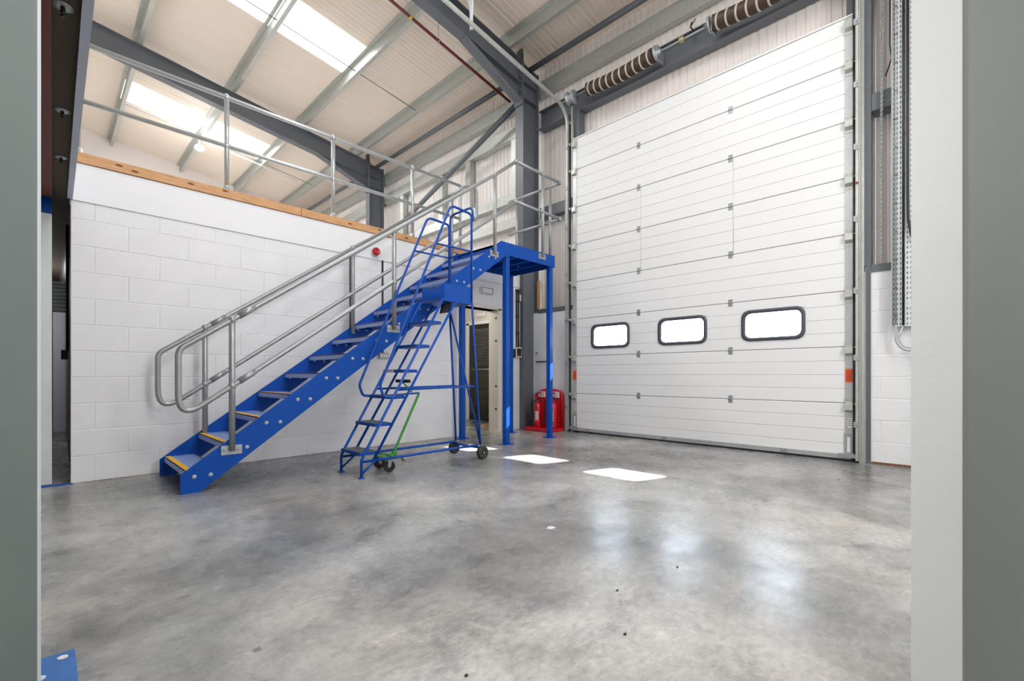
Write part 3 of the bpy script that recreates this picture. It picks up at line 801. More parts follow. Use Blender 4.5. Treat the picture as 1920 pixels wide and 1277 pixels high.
# landing guard
post(4.95, yy, 2.60, 3.775, 1, True, (3.237,))
post(5.33, 4.42, 2.60, 3.76, 1, False, (3.237,)); post(5.33, 5.12, 2.60, 3.76, 1, False, (3.237,))
MB().box(5.24, 5.33, 4.38, 4.46, 2.56, 2.64).box(5.24, 5.33, 5.08, 5.16, 2.56, 2.64).build('fixing_plate', 'zinc', ST)
for z in (3.775, 3.237):
    MB().tube([(4.40, yy, z), (5.33, yy, z), ], HR, 14).build('guard_rail', 'railtube', ST)
    MB().tube([(5.33, yy, z-.015), (5.33, 5.30, z-.015)], HR, 14).build('guard_rail', 'railtube', ST)
b = MB()
for x, z in ((4.40, 3.775), (4.40, 3.237), (5.33, 3.77), (5.33, 3.23)): ell(b, (x, yy, z), .036)
b.build('tube_fitting', 'railtube', ST)
tag(MB().tube([(5.50, 5.27, 2.66), (5.50, 5.27, 2.9)], .02, 10).build('red_post', 'red'), 'short red pipe stub behind the landing against the column', 'pipe')

# mezzanine guard rail
G = thing('mezzanine_handrail', (2.3, 5.42, 2.81), 'galvanised two-rail tube handrail along the mezzanine edge above the white wall', 'handrail')
gy = 5.42
for x in (.185, 1.305, 2.43, 3.55):
    MB().tube([(x, gy, 2.83), (x, gy, 3.79)], HR+.002, 14).build('post', 'galvtube', G)
    b = MB(); ell(b, (x, gy, 3.79), .034); ell(b, (x, gy, 3.29), .034); b.lathe([(.055, 0), (.055, .008), (.032, .012), (.03, .06), (.026, .065)], (x, gy, 2.813), (0, 0, 1), 16)
    b.build('tube_fitting', 'galvtube', G)
for z in (3.79, 3.29):
    MB().tube([(.02, gy, z), (4.40, gy, z)], HR, 14).build('rail', 'galvtube', G)
MB().tube(fillet([(4.395, gy, 2.83), (4.395, gy, 3.55), (4.395, gy, 3.79)], .05), HR+.002, 14).build('post', 'galvtube', G)
# ------------------------------------------------------------------ mobile steps
LN, LF = 3.79, 4.185
L = thing('mobile_steps', (2.6, 4.0, 0), 'blue wheeled warehouse steps with guard rails and green foot-release lever', 'mobile steps')
R1 = .0125
T = [(1.945+.145*k, .225+.2485*k) for k in range(6)]
PLX0, PLX1, PLZ = 2.845, 3.245, 1.715
for k, (x, z) in enumerate(T):
    b = MB().box(x, x+.17, LN+.012, LF-.012, z-.028, z)
    o = b.build('step', 'blue2', L, bevel=.003)
    MB().box(x+.008, x+.162, LN+.022, LF-.022, z, z+.003).build('grip_mat', 'grip', o)
    if k == 3:
        MB().box(x-.001, x, LN+.17, LF-.012, z-.027, z-.002).build('warning_label', 'white', o)
        mk = MB()
        for q in range(9): mk.box(x-.0014, x-.001, LN+.19+q*.02, LN+.203+q*.02, z-.020, z-.009)
        mk.build('label_lettering', 'red', o)
for y in (LN, LF):
    s = .145/.2485
    # front leg + front stringer
    pts = fillet([(1.955, y, .01), (1.955, y, .16), (1.955+.03, y, .215), (PLX0+.01, y, PLZ-.01)], [.03, .03], 4)
    MB().tube(pts, R1, 10).lathe([(.03, 0), (.03, .006), (.014, .012)], (1.955, y, 0), (0, 0, 1), 14).build('stringer', 'blue2', L)
    xb = T[0][0]+.17; zb = .145
    MB().tube([(xb-.045, y, zb), (PLX0+.175, y, PLZ-.012)], R1, 10).build('stringer', 'blue2', L)
    # base rail, brace
    MB().tube([(1.955, y, .145), (3.325, y, .148)], R1, 10).build('base_rail', 'blue2', L)
    MB().tube([(1.96, y, .04), (2.09, y, .142)], .010, 8).build('leg_brace', 'blue2', L)
    # side horizontal
    MB().tube([(2.33, y, .78), (3.295, y, .795)], .0105, 8).build('side_bar', 'blue2', L)
    # rear leg
    MB().tube([(3.24, y, PLZ-.01), (3.335, y-.03 if y == LN else y, .155)], R1, 10).build('rear_leg', 'blue2', L)
    # handrail
    hp = fillet([(2.30, y, .71), (2.175, y, .715), (2.135, y, .82), (2.95, y, 2.69), (3.235, y, 2.665), (3.235, y, PLZ)], [.05, .08, .09, .05], 7)
    if y == LF: hp = fillet([(2.30, y, .71), (2.175, y, .715), (2.135, y, .82), (2.94, y, 2.655), (3.235, y, 2.64), (3.235, y, PLZ)], [.05, .08, .09, .05], 7)
    MB().tube(hp, .0125, 12).build('guard_rail', 'blue2', L)
    MB().tube([(2.77, y, 2.255), (3.235, y, 2.26)], .010, 8).build('mid_rail', 'blue2', L)
MB().tube(fillet([(3.25, LF, PLZ), (3.25, LF, 2.75), (3.25, LN, 2.75), (3.25, LN, 2.60)], .08, 7), .0125, 12).build('rear_hoop', 'blue2', L)
MB().tube([(3.235, LN, 2.26), (3.235, LF, 2.26)], .010, 8).build('mid_rail', 'blue2', L)
MB().tube([(3.24, LF, 1.68), (3.335, LN-.03, .17)], .0115, 8).build('diagonal_brace', 'blue2', L)
MB().tube([(3.30, LN-.01, .79), (3.30, LF, .79)], .010, 8).build('side_bar', 'blue2', L)
MB().tube([(3.33, LN-.03, .12), (3.33, LF+.02, .12)], .012, 8).build('axle', 'blue2', L)
b = MB().box(PLX0, PLX1, LN, LF, PLZ-.03, PLZ).box(PLX0+.02, PLX1, LN, LN+.003, PLZ, PLZ+.155).box(PLX0+.02, PLX1, LF-.003, LF, PLZ, PLZ+.155).box(PLX1-.003, PLX1, LN, LF, PLZ, PLZ+.155)
pl = b.build('platform', 'blue2', L)
MB().box(PLX0+.01, PLX1-.01, LN+.01, LF-.01, PLZ+.001, PLZ+.004).build('grip_mat', 'grip', pl)
sg = MB().add([(PLX0+.16, LN+.02, PLZ-.03), (PLX0+.16, LN+.19, PLZ-.03), (PLX0+.12, LN+.19, PLZ-.15), (PLX0+.12, LN+.02, PLZ-.15)], [(0, 1, 2, 3)])
sg = MB().extrude([(PLX0+.13, LN+.03, PLZ-.032), (PLX0+.13, LN+.19, PLZ-.032), (PLX0+.10, LN+.19, PLZ-.14), (PLX0+.10, LN+.03, PLZ-.14)], (.004, 0, 0)).build('notice_plate', 'black', L)
mk = MB()
for q in range(4):
    zq = PLZ-.05-q*.022; xq = PLX0+.13-(.018+q*.022)*.278
    mk.box(xq-.0025, xq-.0005, LN+.045, LN+.15-.02*(q % 2), zq-.008, zq)
mk.build('notice_lettering', 'slat', sg)
# wheels
def wheel(x, y, r, wd, name, parent, axis=(0, 1, 0)):
    ax = Vector(axis); o = Vector((x, y, r))
    w_ = MB().lathe([(r*.62, -wd*.35), (r*.72, -wd*.5), (r*.93, -wd*.5), (r, -wd*.3), (r, wd*.3), (r*.93, wd*.5), (r*.72, wd*.5), (r*.62, wd*.35)], o, axis, 28).build(name, 'rubber', parent)
    h = MB().lathe([(r*.60, -wd*.22), (r*.62, -wd*.42), (r*.55, -wd*.42), (r*.53, -wd*.2)], o, axis, 20)
    h.lathe([(r*.2, -wd*.5), (r*.2, wd*.5)], o, axis, 12)
    a = ax.orthogonal().normalized(); bb = ax.cross(a)
    for k in range(6):
        an = k*math.pi/3; d = a*math.cos(an)+bb*math.sin(an)
        h.tube([o+d*r*.15-ax*wd*.25, o+d*r*.58-ax*wd*.25], r*.07, 6)
    h.build('hub', 'black', w_)
    MB().lathe([(r*.13, -wd*.62), (r*.13, -wd*.45)], o, axis, 12).build('axle_cap', 'zinc', w_)
    return w_
wheel(3.335, LN-.065, .073, .042, 'rear_wheel', L); wheel(3.335, LF+.035, .073, .042, 'rear_wheel', L)
for (x, y, a) in ((2.275, 3.865, (.45, .89, 0)), (2.30, 4.09, (.2, .98, 0))):
    A = Vector(a).normalized()
    wheel(x, y, .056, .030, 'caster_wheel', L, A)
    b = MB(); F = Vector((A.y, -A.x, 0))
    for s in (-.02, .02):
        p = Vector((x, y, .056))+A*s
        b.extrude([p+F*-.013+Vector((0, 0, -.01)), p+F*.013+Vector((0, 0, -.01)), p+F*.03+Vector((0, 0, .07)), p+F*-.01+Vector((0, 0, .07))], A*.003*(1 if s > 0 else -1))
    b.lathe([(.025, 0), (.025, .012)], Vector((x, y, .126))+F*.01, (0, 0, 1), 12)
    b.build('caster_fork', 'zinc', L)
gm = MB().box(2.20, 2.40, 3.93, 4.02, .138, .150).tube([(2.30, LN+.04, .145), (2.30, LF-.04, .145)], .012, 8)
gm.extrude([(2.34, 3.94, .11), (2.41, 3.94, .11), (2.40, 3.94, .19), (2.375, 3.94, .20)], (0, .02, 0))
gm.build('release_bracket', 'green', L)
MB().sweep([(-.011, -.006), (.011, -.006), (.011, .006), (-.011, .006)], [(2.665, 3.95, .725), (2.36, 3.95, .13)], (0, 1, 0)).build('release_lever', 'green', L)
MB().tube([(2.60, 3.97, .745), (2.50, 4.0, .85)], .007, 8).build('lever_arm', 'green', L)
MB().tube([(2.30, 3.95, .72), (2.67, 3.95, .735)], .009, 8).tube([(2.3, LN, .70), (2.3, LF, .70)], .008, 8).build('lever_bar', 'blue2', L)
MB().lathe([(.012, 0), (.017, .01), (.017, .12), (.014, .13), (.017, .14), (.017, .24), (.012, .25)], (2.50, 3.86, .858), (0, 1, 0), 12).build('lever_grip', 'rubber', L)
MB().lathe([(.02, 0), (.024, .01), (.024, .035), (.018, .045)], (2.42, 3.87, .105), (.3, -.9, 0), 12).build('foot_button', 'zinc', L)

# ------------------------------------------------------------------ extinguishers and stand
E = thing('extinguisher_stand', (5.8, 4.84, 0), 'red plastic stand with arched back holding two fire extinguishers beside the column', 'stand')
bp_ = [(5.56, 4.68), (5.62, 4.625), (5.92, 4.625), (5.95, 4.68), (5.95, 5.18), (5.92, 5.235), (5.62, 5.235), (5.56, 5.17)]
MB().extrude([(x, y, 0) for x, y in bp_], (0, 0, .055)).build('base', 'red', E, bevel=.018)
arch = [(4.63, .05), (4.63, .60), (4.66, .645)]+[(4.66+.52*k/8, .645+.05*math.sin(math.pi*k/8)**.8) for k in range(1, 8)]+[(5.18, .645), (5.21, .60), (5.21, .05)]
MB().extrude([(5.91, y, z) for y, z in arch], (.035, 0, 0)).build('back_panel', 'red', E, bevel=.012)
rim = MB().tube(fillet([(5.90, 4.64, .06), (5.90, 4.64, .60), (5.90, 4.68, .655)], .03), .018, 8).tube([(5.90, 5.21, .06), (5.90, 5.21, .60)], .018, 8).tube([(5.90, 4.92, .06), (5.90, 4.92, .6)], .02, 8)
rim.build('rib', 'red', E)
for y in (4.78, 5.08):
    s = MB().box(5.885, 5.909, y-.075, y+.065, .545, .64).build('sign', 'white', E)
    m_ = MB().box(5.883, 5.885, y-.005, y+.055, .555, .632).build('pictogram', 'red', s)
    m2 = MB().box(5.882, 5.883, y+.012, y+.022, .562, .612).box(5.882, 5.883, y+.032, y+.044, .56, .6)
    m2.build('pictogram', 'white', s)
    m3 = MB()
    for q in range(4): m3.box(5.884, 5.885, y-.065, y-.02+.008*(q % 2), .618-q*.018, .624-q*.018)
    m3.build('sign_lettering', 'slat', s)
def extinguisher(x, y, r, h, label):
    t = thing('fire_extinguisher', (x, y, .056), label, 'fire extinguisher', 'fire extinguishers')
    z = .056
    MB().lathe([(r*.86, 0), (r, .012), (r, h*.78), (r*.9, h*.84), (r*.6, h*.89), (r*.32, h*.92), (r*.3, h*.95)], (x, y, z), (0, 0, 1), 28).build('cylinder', 'extred', t)
    MB().lathe([(r*.34, 0), (r*.34, .03)], (x, y, z+h*.94), (0, 0, 1), 12).build('valve', 'bolt', t)
    MB().sweep([(-.009, -.003), (.009, -.003), (.009, .003), (-.009, .003)], [(x, y+.02, z+h*.97), (x-.03, y-.05, z+h*1.0), (x-.05, y-.09, z+h*.98)], (0, 0, 1)).sweep([(-.009, -.003), (.009, -.003), (.009, .003), (-.009, .003)], [(x, y+.02, z+h*1.0), (x-.03, y-.04, z+h*1.07), (x-.05, y-.08, z+h*1.08)], (0, 0, 1)).build('handle', 'black', t)
    MB().tube(fillet([(x, y+.02, z+h*.97), (x-.02, y+r+.06, z+h*.95), (x-.02, y+r+.05, z+h*.30), (x-.02, y+r+.03, z+h*.22)], .06), .010, 8).build('hose', 'rubber', t)
    lbm = MB(); n = 10; vs = []
    for k in range(n+1):
        a = math.radians(150+100*k/n); 
        vs += [(x+(r+.0012)*math.cos(a), y+(r+.0012)*math.sin(a), z+h*.22), (x+(r+.0012)*math.cos(a), y+(r+.0012)*math.sin(a), z+h*.62)]
    lbm.add(vs, [(2*k, 2*k+2, 2*k+3, 2*k+1) for k in range(n)], True)
    lm = lbm.build('label', 'sticker' if 'sticker' in M else 'redglass', t)
    st = MB()
    for q in range(7):
        vs = []
        z0 = z+h*(.26+.05*q); a0, a1 = 165+6*(q % 3), 235-5*(q % 2)
        for k in range(7):
            a = math.radians(a0+(a1-a0)*k/6); vs += [(x+(r+.002)*math.cos(a), y+(r+.002)*math.sin(a), z0), (x+(r+.002)*math.cos(a), y+(r+.002)*math.sin(a), z0+h*.028)]
        st.add(vs, [(2*k, 2*k+2, 2*k+3, 2*k+1) for k in range(6)], True)
    st.build('label_lettering', 'white', lm)
    return t
extinguisher(5.74, 5.03, .058, .44, 'slimmer red fire extinguisher with black hose, nearest the grey column')
extinguisher(5.76, 4.74, .085, .47, 'wider red fire extinguisher partly behind the blue landing post')

# ------------------------------------------------------------------ wall services on the block wall
F_ = WY-.006
def conduit(pts, r, m, label, cat='conduit', clips=0, group=None):
    return tag(MB().tube(pts, r, 10).build('conduit', m), label, cat, group)
sw = thing('isolator_switch', (3.05, F_, .98), 'grey metal socket box on the block wall behind the mobile steps', 'switch box')
MB().box(2.985, 3.125, F_-.045, F_, 1.13, 1.205).build('box', 'greybox', sw, bevel=.006)
b = MB()
for k in range(3): b.box(3.005+k*.038, 3.03+k*.038, F_-.049, F_-.045, 1.15, 1.185)
b.build('rocker', 'white', sw)
MB().box(2.985, 2.995, F_-.046, F_-.03, 1.13, 1.205).build('cover_edge', 'bolt', sw)
conduit([(3.05, F_-.012, 1.205), (3.05, F_-.012, 2.40)], .011, 'black', 'black conduit dropping from the fascia to the socket box')
conduit([(2.615, F_-.012, 1.42), (2.615, F_-.012, 2.40)], .011, 'black', 'black conduit on the block wall beside the second far handrail post')
b = thing('alarm_sounder', (2.95, WY-.015, 2.5), 'round red fire alarm sounder on the white fascia', 'alarm')
MB().lathe([(.055, 0), (.055, .03), (.05, .035)], (2.935, WY-.015, 2.49), (0, -1, 0), 24).build('base', 'white', b)
MB().lathe([(.052, .03), (.052, .055), (.042, .07), (.03, .075), (.028, .07), (.01, .072)], (2.935, WY-.015, 2.49), (0, -1, 0), 24).build('cap', 'redglass', b)
def bulkhead(name, x, y, z, label):
    t = thing(name, (x, y, z), label, 'emergency light', 'emergency lights')
    MB().box(x-.13, x+.13, y-.045, y, z-.055, z+.055).build('housing', 'white', t, bevel=.01)
    fr = MB().box(x-.118, x+.118, y-.052, y-.046, z-.045, z-.038).box(x-.118, x+.118, y-.052, y-.046, z+.038, z+.045).box(x-.118, x-.111, y-.052, y-.046, z-.045, z+.045).box(x+.111, x+.118, y-.052, y-.046, z-.045, z+.045)
    fr.build('lens_frame', 'slat', t)
    return t
bulkhead('bulkhead_light', 4.86, F_, 2.245, 'white rectangular bulkhead light above the doorway')
tt = thing('bulkhead_light', (6.12, 6.85, 2.1), 'white rectangular bulkhead light inside the lobby over the dark door', 'emergency light', 'emergency lights')
MB().box(6.075, 6.12, 6.72, 6.98, 2.08, 2.18).build('housing', 'white', tt, bevel=.01)
MB().box(6.068, 6.075, 6.74, 6.96, 2.095, 2.10).box(6.068, 6.075, 6.74, 6.96, 2.16, 2.165).build('lens_frame', 'slat', tt)
cx_ = 5.585
for i, dx in enumerate((-.03, .015)):
    t = thing('conduit', (cx_+dx, F_, 1.3), ('left' if i == 0 else 'right') + ' one of two black conduits dropping to the control box by the column', 'conduit', 'black conduits by the column')
    MB().tube([(cx_+dx, F_-.014, 1.385), (cx_+dx, F_-.014, 2.34)], .011, 10).build('pipe', 'black', t)
    MB().lathe([(.0215, 0), (.0215, .035)], (cx_+dx, F_, 2.345), (0, -1, 0), 14).build('junction_box', 'black', t)
    b = MB()
    for z in (1.62, 1.9, 2.15): b.box(cx_+dx-.016, cx_+dx+.016, F_-.026, F_, z, z+.012)
    b.build('saddle', 'black', t)
conduit([(cx_+.043, F_-.012, 1.385), (cx_+.043, F_-.012, 2.16)], .008, 'white', 'thin white conduit under the white sensor')
tag(MB().box(cx_+.03, cx_+.05, F_-.05, F_, 2.165, 2.28).build('sensor', 'white', bevel=.012), 'small white sensor on the block wall at the column', 'sensor')
cb = thing('control_box', (5.55, F_, 1.3), 'cream control box with dark face at the foot of the black conduits', 'control box')
MB().box(5.50, 5.64, F_-.055, F_, 1.215, 1.385).build('housing', 'cream', cb, bevel=.005)
MB().box(5.52, 5.625, F_-.058, F_-.055, 1.235, 1.365).build('face', 'black', cb)
MB().box(5.53, 5.55, F_-.062, F_-.058, 1.25, 1.275).box(5.575, 5.605, F_-.062, F_-.058, 1.25, 1.26).build('button', 'red', cb)
MB().box(5.455, 5.495, F_-.05, F_, 1.21, 1.35).build('side_box', 'black', cb, bevel=.004)
br = thing('barrier_bracket', (5.98, 5.0, 1.15), 'short dark bracket bar on the dado between column and landing post', 'bracket')
MB().tube([(5.975, 5.27, 1.15), (5.975, 4.93, 1.15)], .011, 10).build('bar', 'steel', br)
MB().box(5.955, 5.995, 4.90, 4.935, 1.10, 1.20).build('end_block', 'galv', br)
tag(MB().box(5.975, 5.995, 5.19, 5.25, 2.07, 2.55).build('timber_batten', 'timber'), 'short upright pine batten beside the column under the landing', 'timber')

# ------------------------------------------------------------------ right-hand wall services
TX = 5.93
t = thing('cable_tray', (TX, .3, 1.39), 'vertical perforated galvanised cable tray right of the big door', 'cable tray')
b = MB(); y0, y1, n = .15, .485, 13; cw = (y1-y0)/n; z = 1.40; x = TX
while z < 6.1:
    hz = .05
    for k in range(n):
        a = y0+k*cw; b_ = a+cw
        h0, h1 = a+cw*.33, b_-cw*.33; q0, q1 = z+hz*.3, z+hz*.7
        b.add([(x, a, z), (x, b_, z), (x, b_, z+hz), (x, a, z+hz), (x, h0, q0), (x, h1, q0), (x, h1, q1), (x, h0, q1)],
              [(0, 1, 5, 4), (1, 2, 6, 5), (2, 3, 7, 6), (3, 0, 4, 7)])
    z += hz
b.box(TX-.04, TX, y1, y1+.003, 1.40, 6.1).box(TX-.04, TX, y0-.003, y0, 1.40, 6.1)
b.build('perforated_plate', 'tray', t)
s = MB()
for z in (1.6, 2.6, 3.7, 4.7, 5.7): s.box(TX+.002, WX, .18, .4, z, z+.04)
s.build('spacer', 'galv', t)
MB().box(TX+.008, TX+.03, .16, .475, 1.42, 6.1).build('hole_shade_backing', 'steel', t)  # dark sheet added behind the plate so its holes look shaded
def cablerun(pts, r, m, label, ties=()):
    t = thing('cable', pts[0], label, 'cable', 'cables on the tray')
    MB().tube(pts, r, 10).build('sheath', m, t)
    if ties:
        b = MB()
        for z in ties: b.box(TX-.03, TX-.002, pts[0][1]-.012, pts[0][1]+.010, z, z+.006)
        b.build('cable_tie', 'black', t)
cablerun([(TX-.02, .455, 6.1), (TX-.02, .455, 1.42)], .008, 'paleblue', 'pale blue grey cable tied down the left side of the tray', [1.5+k*.28 for k in range(16)])
cablerun([(TX-.02, .478, 6.1), (TX-.02, .478, 1.42)], .005, 'galv', 'thin grey cable at the very left edge of the tray')
cablerun([(TX-.02, .398, 6.1), (TX-.02, .398, 1.41)], .010, 'black', 'thick black cable running down the middle of the tray', [1.7+k*.4 for k in range(11)])
cablerun(fillet([(TX-.02, .365, 6.1), (TX-.02, .365, 2.75), (TX-.02, .362, 2.45), (TX-.03, .335, 2.25), (TX-.04, .26, 2.2)], .08), .011, 'black', 'thick black cable bending away to the right behind the white jamb', [2.9+k*.4 for k in range(8)])
cablerun(fillet([(TX-.02, .455, 1.42), (TX-.02, .455, 1.25), (TX-.03, .40, 1.16), (TX-.03, .16, 1.14)], .1), .009, 'paleblue', 'pale cable looping out of the bottom of the tray')
cablerun(fillet([(TX-.02, .398, 1.41), (TX-.02, .435, 1.28), (TX-.02, .40, 1.19), (TX-.02, .16, 1.17)], .08), .007, 'galv', 'thin grey cable looping out below the tray')
cablerun([(5.95, .50, 6.1), (5.95, .505, 4.25), (5.94, .49, 4.1), (5.96, .54, 3.95)], .006, 'black', 'thin dark cable beside the tray ending at the wall rail')
# hoist chain
def chain(mb, pts_f, n, r=.0026, a=.014, b_=.008):
    for k in range(n):
        p = Vector(pts_f(k/(n-1))); rot = k % 2
        e1 = Vector((0, 0, 1)); e2 = Vector((1, 0, 0)) if rot else Vector((0, 1, 0))
        path = [p+e1*math.cos(q)*a+e2*math.sin(q)*b_ for q in [i*math.pi/4 for i in range(9)]]
        mb.tube(path, r, 4)
c = MB(); chain(c, lambda t: (5.97, .585-.01*math.sin(3*t), 6.0-3.93*t), 170); chain(c, lambda t: (5.965, .545+.03*min(1, t*1.3), 6.0-3.93*t), 170)
tag(c.build('hoist_chain', 'galvtube'), 'long looped galvanised hand chain hanging right of the big door', 'chain')

# white dangling cable bundle near the rafter
t = thing('cable_bundle', (4.0, 4.9, 5.9), 'bundle of white cables hanging from the roof by the nearest rafter', 'cables')
bx, by = 4.05, 4.75
for k in range(7):
    a = k*.9
    MB().tube([(bx-.22+.16*math.cos(a), by+.16*math.sin(a)-.05, zroof(bx)-.05), (bx+.02*math.cos(a), by+.02*math.sin(a), 5.93), (bx+.01*math.cos(a+1), by+.01*math.sin(a), 5.66-.02*(k % 3))], .009, 6).build('cable', 'cable', t)
MB().lathe([(.022, 0), (.022, .02)], (bx, by, 5.9), (0, 0, 1), 10).build('tie', 'cable', t)

# mezzanine ceiling lamp
t = thing('ceiling_lamp', (2.58, 13.2, 6.4), 'small bright lamp on the third purlin under the far rooflight', 'lamp')
MB().tube([(2.6, 13.2, 6.68), (2.6, 13.2, 6.48)], .015, 8).build('stem', 'white', t)
MB().lathe([(.03, .08), (.09, .06), (.11, 0), (.1, -.01)], (2.6, 13.2, 6.42), (0, 0, 1), 20).build('shade', 'white', t)
MB().lathe([(.085, 0), (.05, -.03), (.01, -.04)], (2.6, 13.2, 6.41), (0, 0, 1), 20).build('lens', 'lamp', t)
tag(MB().box(2.66, 5.3, 13.17, 13.2, 0, .001).build('x', 'white'), 'x', 'x') if False else None
tr_ = MB().tube([(2.7, 13.2, ztop(2.7)-.01), (4.9, 13.2, ztop(4.9)-.01)], .014, 8)
tag(tr_.build('lamp_conduit', 'white'), 'white conduit running from the lit lamp along the roof', 'conduit')

# ------------------------------------------------------------------ corridor on the left under the deck
K = .0070
def sk(x, y): return x+K*(y-5.36)
def skbox(mb, x0, x1, y0, y1, z0, z1):
    mb.add([(sk(x0,y0),y0,z0),(sk(x1,y0),y0,z0),(sk(x1,y1),y1,z0),(sk(x0,y1),y1,z0),(sk(x0,y0),y0,z1),(sk(x1,y0),y0,z1),(sk(x1,y1),y1,z1),(sk(x0,y1),y1,z1)],
           [(0,3,2,1),(4,5,6,7),(0,1,5,4),(1,2,6,5),(2,3,7,6),(3,0,4,7)]); return mb
struct('ceiling', skbox(MB(), -3.0, .118, -.3, 5.34, 2.43, 2.62).box(-3, .14, 5.34, 10.5, 2.43, 2.449), 'brown', 'dark brown underside of the raised deck')
e = thing('deck_edge_beam', (.14, 2, 2.4), 'pale grey metal edge beam of the deck at the top left', 'beam')
b = MB(); skbox(b, .119, .153, -.3, 3.05, 2.40, 2.70); b.build('trim_length', 'edgebeam', e)
b = MB(); skbox(b, .119, .153, 3.055, 5.33, 2.40, 2.70); b.build('trim_length', 'edgebeam', e)
rb = MB(); skbox(rb, -.30, .032, 1.2, 5.30, 2.38, 2.429)
tag(rb.build('red_oxide_beam', 'redbrown'), 'red-brown board under the dark deck, edge on at the left', 'board')
tag(MB().box(-.3, .03, 5.5, 5.56, 2.22, 2.42).build('blue_beam', 'blue'), 'short blue beam above the narrow galvanised panel at the left', 'beam')
for i, (y, x) in enumerate(((2.62, .046), (3.66, .062), (4.45, .07))):
    t = thing('ceiling_sprinkler', (x, y, 2.43), ('nearest', 'middle', 'farthest')[i] + ' of the three sprinkler heads under the brown deck', 'sprinkler', 'sprinkler heads')
    MB().lathe([(.036, 0), (.036, -.003), (.016, -.006)], (x, y, 2.43), (0, 0, 1), 20).build('rosette', 'galvtube', t)
    MB().lathe([(.008, -.006), (.008, -.026), (.004, -.03), (.004, -.038), (.009, -.04), (.009, -.043)], (x, y, 2.43), (0, 0, 1), 12).build('nozzle', 'black', t)
struct('wall_west', MB().add([(.146, WY+.201, 0), (.146, WY-.0, 0), (.146, WY, 2.40), (.146, WY+.201, 2.40)], [(0, 1, 2, 3)])
       .extrude([(.146, WY+.0, 0), (.142, WY+.0, 0), (.222, 10.4, 0), (.5, 10.4, 0), (.5, WY+.21, 0), (.146, WY+.21, 0)], (0, 0, 2.40)), 'darkwall', 'dark grey corridor wall behind the end of the block wall')
struct('wall_north', MB().box(-3, .5, 10.4, 10.5, 0, 1.93), 'lilac', 'pale wall at the end of the corridor')
s = MB().box(-3, .5, 10.44, 10.5, 1.93, 2.45)
for k in range(8): s.extrude([(-3, 10.44, 1.94+k*.06), (-3, 10.41, 1.955+k*.06), (-3, 10.44, 1.99+k*.06)], (3.5, 0, 0))
tag(s.build('roller_shutter', 'shutter'), 'grey slatted roller shutter high at the end of the corridor', 'shutter')
tag(MB().box(.02, .065, 9.9, 9.95, 0, 2.4).build('black_post', 'black'), 'thin black post deep in the corridor', 'post')
tag(MB().box(-2.5, .030, 5.40, 5.45, .01, 2.26).build('sheet_panel', 'palegalv'), 'narrow galvanised panel standing behind the foreground sheet at the left', 'panel')
tag(MB().box(-2.5, .155, 5.33, 5.395, 0, .006).build('floor_strip', 'blue'), 'thin blue strip on the floor at the corridor entrance', 'floor strip')
t = thing('conduit', (.12, 6.2, 1), 'black conduit with a small box on the dark corridor wall', 'conduit')
MB().tube([(sk(.135, 6.2), 6.2, 1.15), (sk(.135, 6.2), 6.2, 2.38)], .012, 8).build('pipe', 'black', t)
MB().box(sk(.09, 6.2), sk(.14, 6.2), 6.17, 6.23, 1.07, 1.16).build('box', 'black', t)

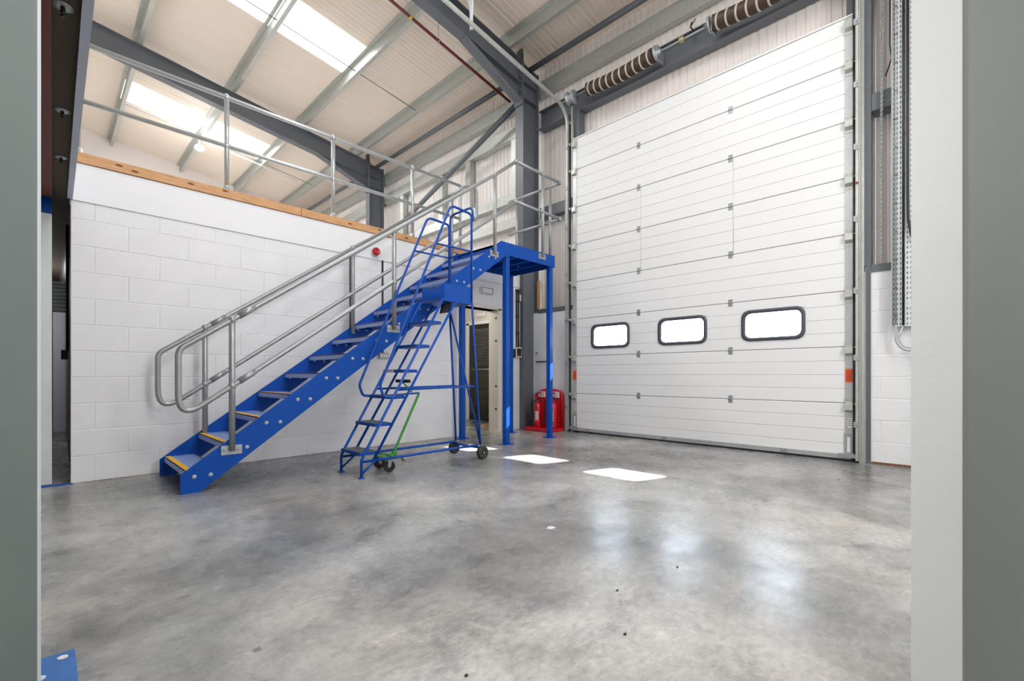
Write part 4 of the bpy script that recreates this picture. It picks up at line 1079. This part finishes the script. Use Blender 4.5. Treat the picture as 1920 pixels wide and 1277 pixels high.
# small bits on the floor
M['chip'] = mat('mortar_chip', (205, 203, 198), .8, var=.1, vscale=60)
M['crumb'] = mat('dark_crumb', (52, 46, 42), .8)
def flake(x, y, r, h, m, name, label, cat, group=None):
    pts = [(x+r*math.cos(a)*random.uniform(.6, 1.1), y+r*.8*math.sin(a)*random.uniform(.6, 1.1), .0005) for a in [k*math.pi/5 for k in range(10)]]
    return tag(MB().extrude(pts, (0, 0, h)).build(name, m), label, cat, group)
flake(2.12, 1.755, .035, .0015, 'chip', 'mortar_flake', 'pale flat flake lying on the middle of the floor', 'flake')
for (px, py, lb) in ((1270, 1064, 'dark crumb on the floor under the reflection of the middle door window'), (1573, 900, 'dark crumb on the bright floor nearest the right jamb'), (1157, 1108, 'dark crumb lying below the pale flake'), (874, 1268, 'dark crumb nearest the camera'), (1172, 1190, 'dark crumb between the nearest crumb and the pale flake')):
    u = (px-960)/856; d = CAMH*856/(py-703)
    flake(d*(.7138+.7004*u), d*(.7004-.7138*u), .007, .004, 'crumb', 'floor_crumb', lb, 'debris', 'dark crumbs on the floor')
# ------------------------------------------------------------------ foreground
# galvanised sheet at the left with bright folded lip
t = thing('sheet_panel', (-.3, .85, 0), 'large galvanised metal sheet filling the left edge of the view', 'panel')
MB().box(-1.6, -.0086, .84, .843, 0, 3.2).build('sheet', 'panelgalv', t)
MB().box(-.0085, -.0052, .837, .845, 0, 3.2).build('folded_lip', 'edge', t)
# mezzanine post base plate
t = thing('post_base_plate', (-.05, 2.0, 0), 'blue bolted steel base plate on the floor at the bottom left', 'base plate')
MB().box(-.22, .066, 1.82, 2.10, 0, .012).build('plate', 'scuffblue', t, bevel=.002)
for (x, y) in ((.035, 2.055), (-.015, 1.96)):
    b = MB().lathe([(.013, 0), (.013, .003), (.007, .0031), (.006, .0015)], (x, y, .012), (0, 0, 1), 16)
    b.build('bolt', 'white', t)
MB().box(-.20, -.075, 1.88, 2.02, .012, 2.37).build('post', 'blue', t)
# white jamb and grey post at the right
M['jamb'] = mat('white_jamb', (236, 236, 234), .5, var=.03, vscale=3, bump=.1, bscale=30)
M['greyjamb'] = mat('grey_jamb', (116, 120, 118), .5, var=.06, vscale=2.5, stretch=(1, 3, .3))
struct('wall_near', MB().box(.95, 1.10, -1.2, .0549, 0, 3.4), 'jamb', 'white wall end at the right of the view')
tag(MB().box(.62, .70, -.6, -.0018, 0, 3.4).build('steel_post', 'greyjamb', bevel=.004), 'out of focus grey steel post at the far right edge', 'post')

for o in bpy.data.objects:
    if '_b' in o: del o['_b']
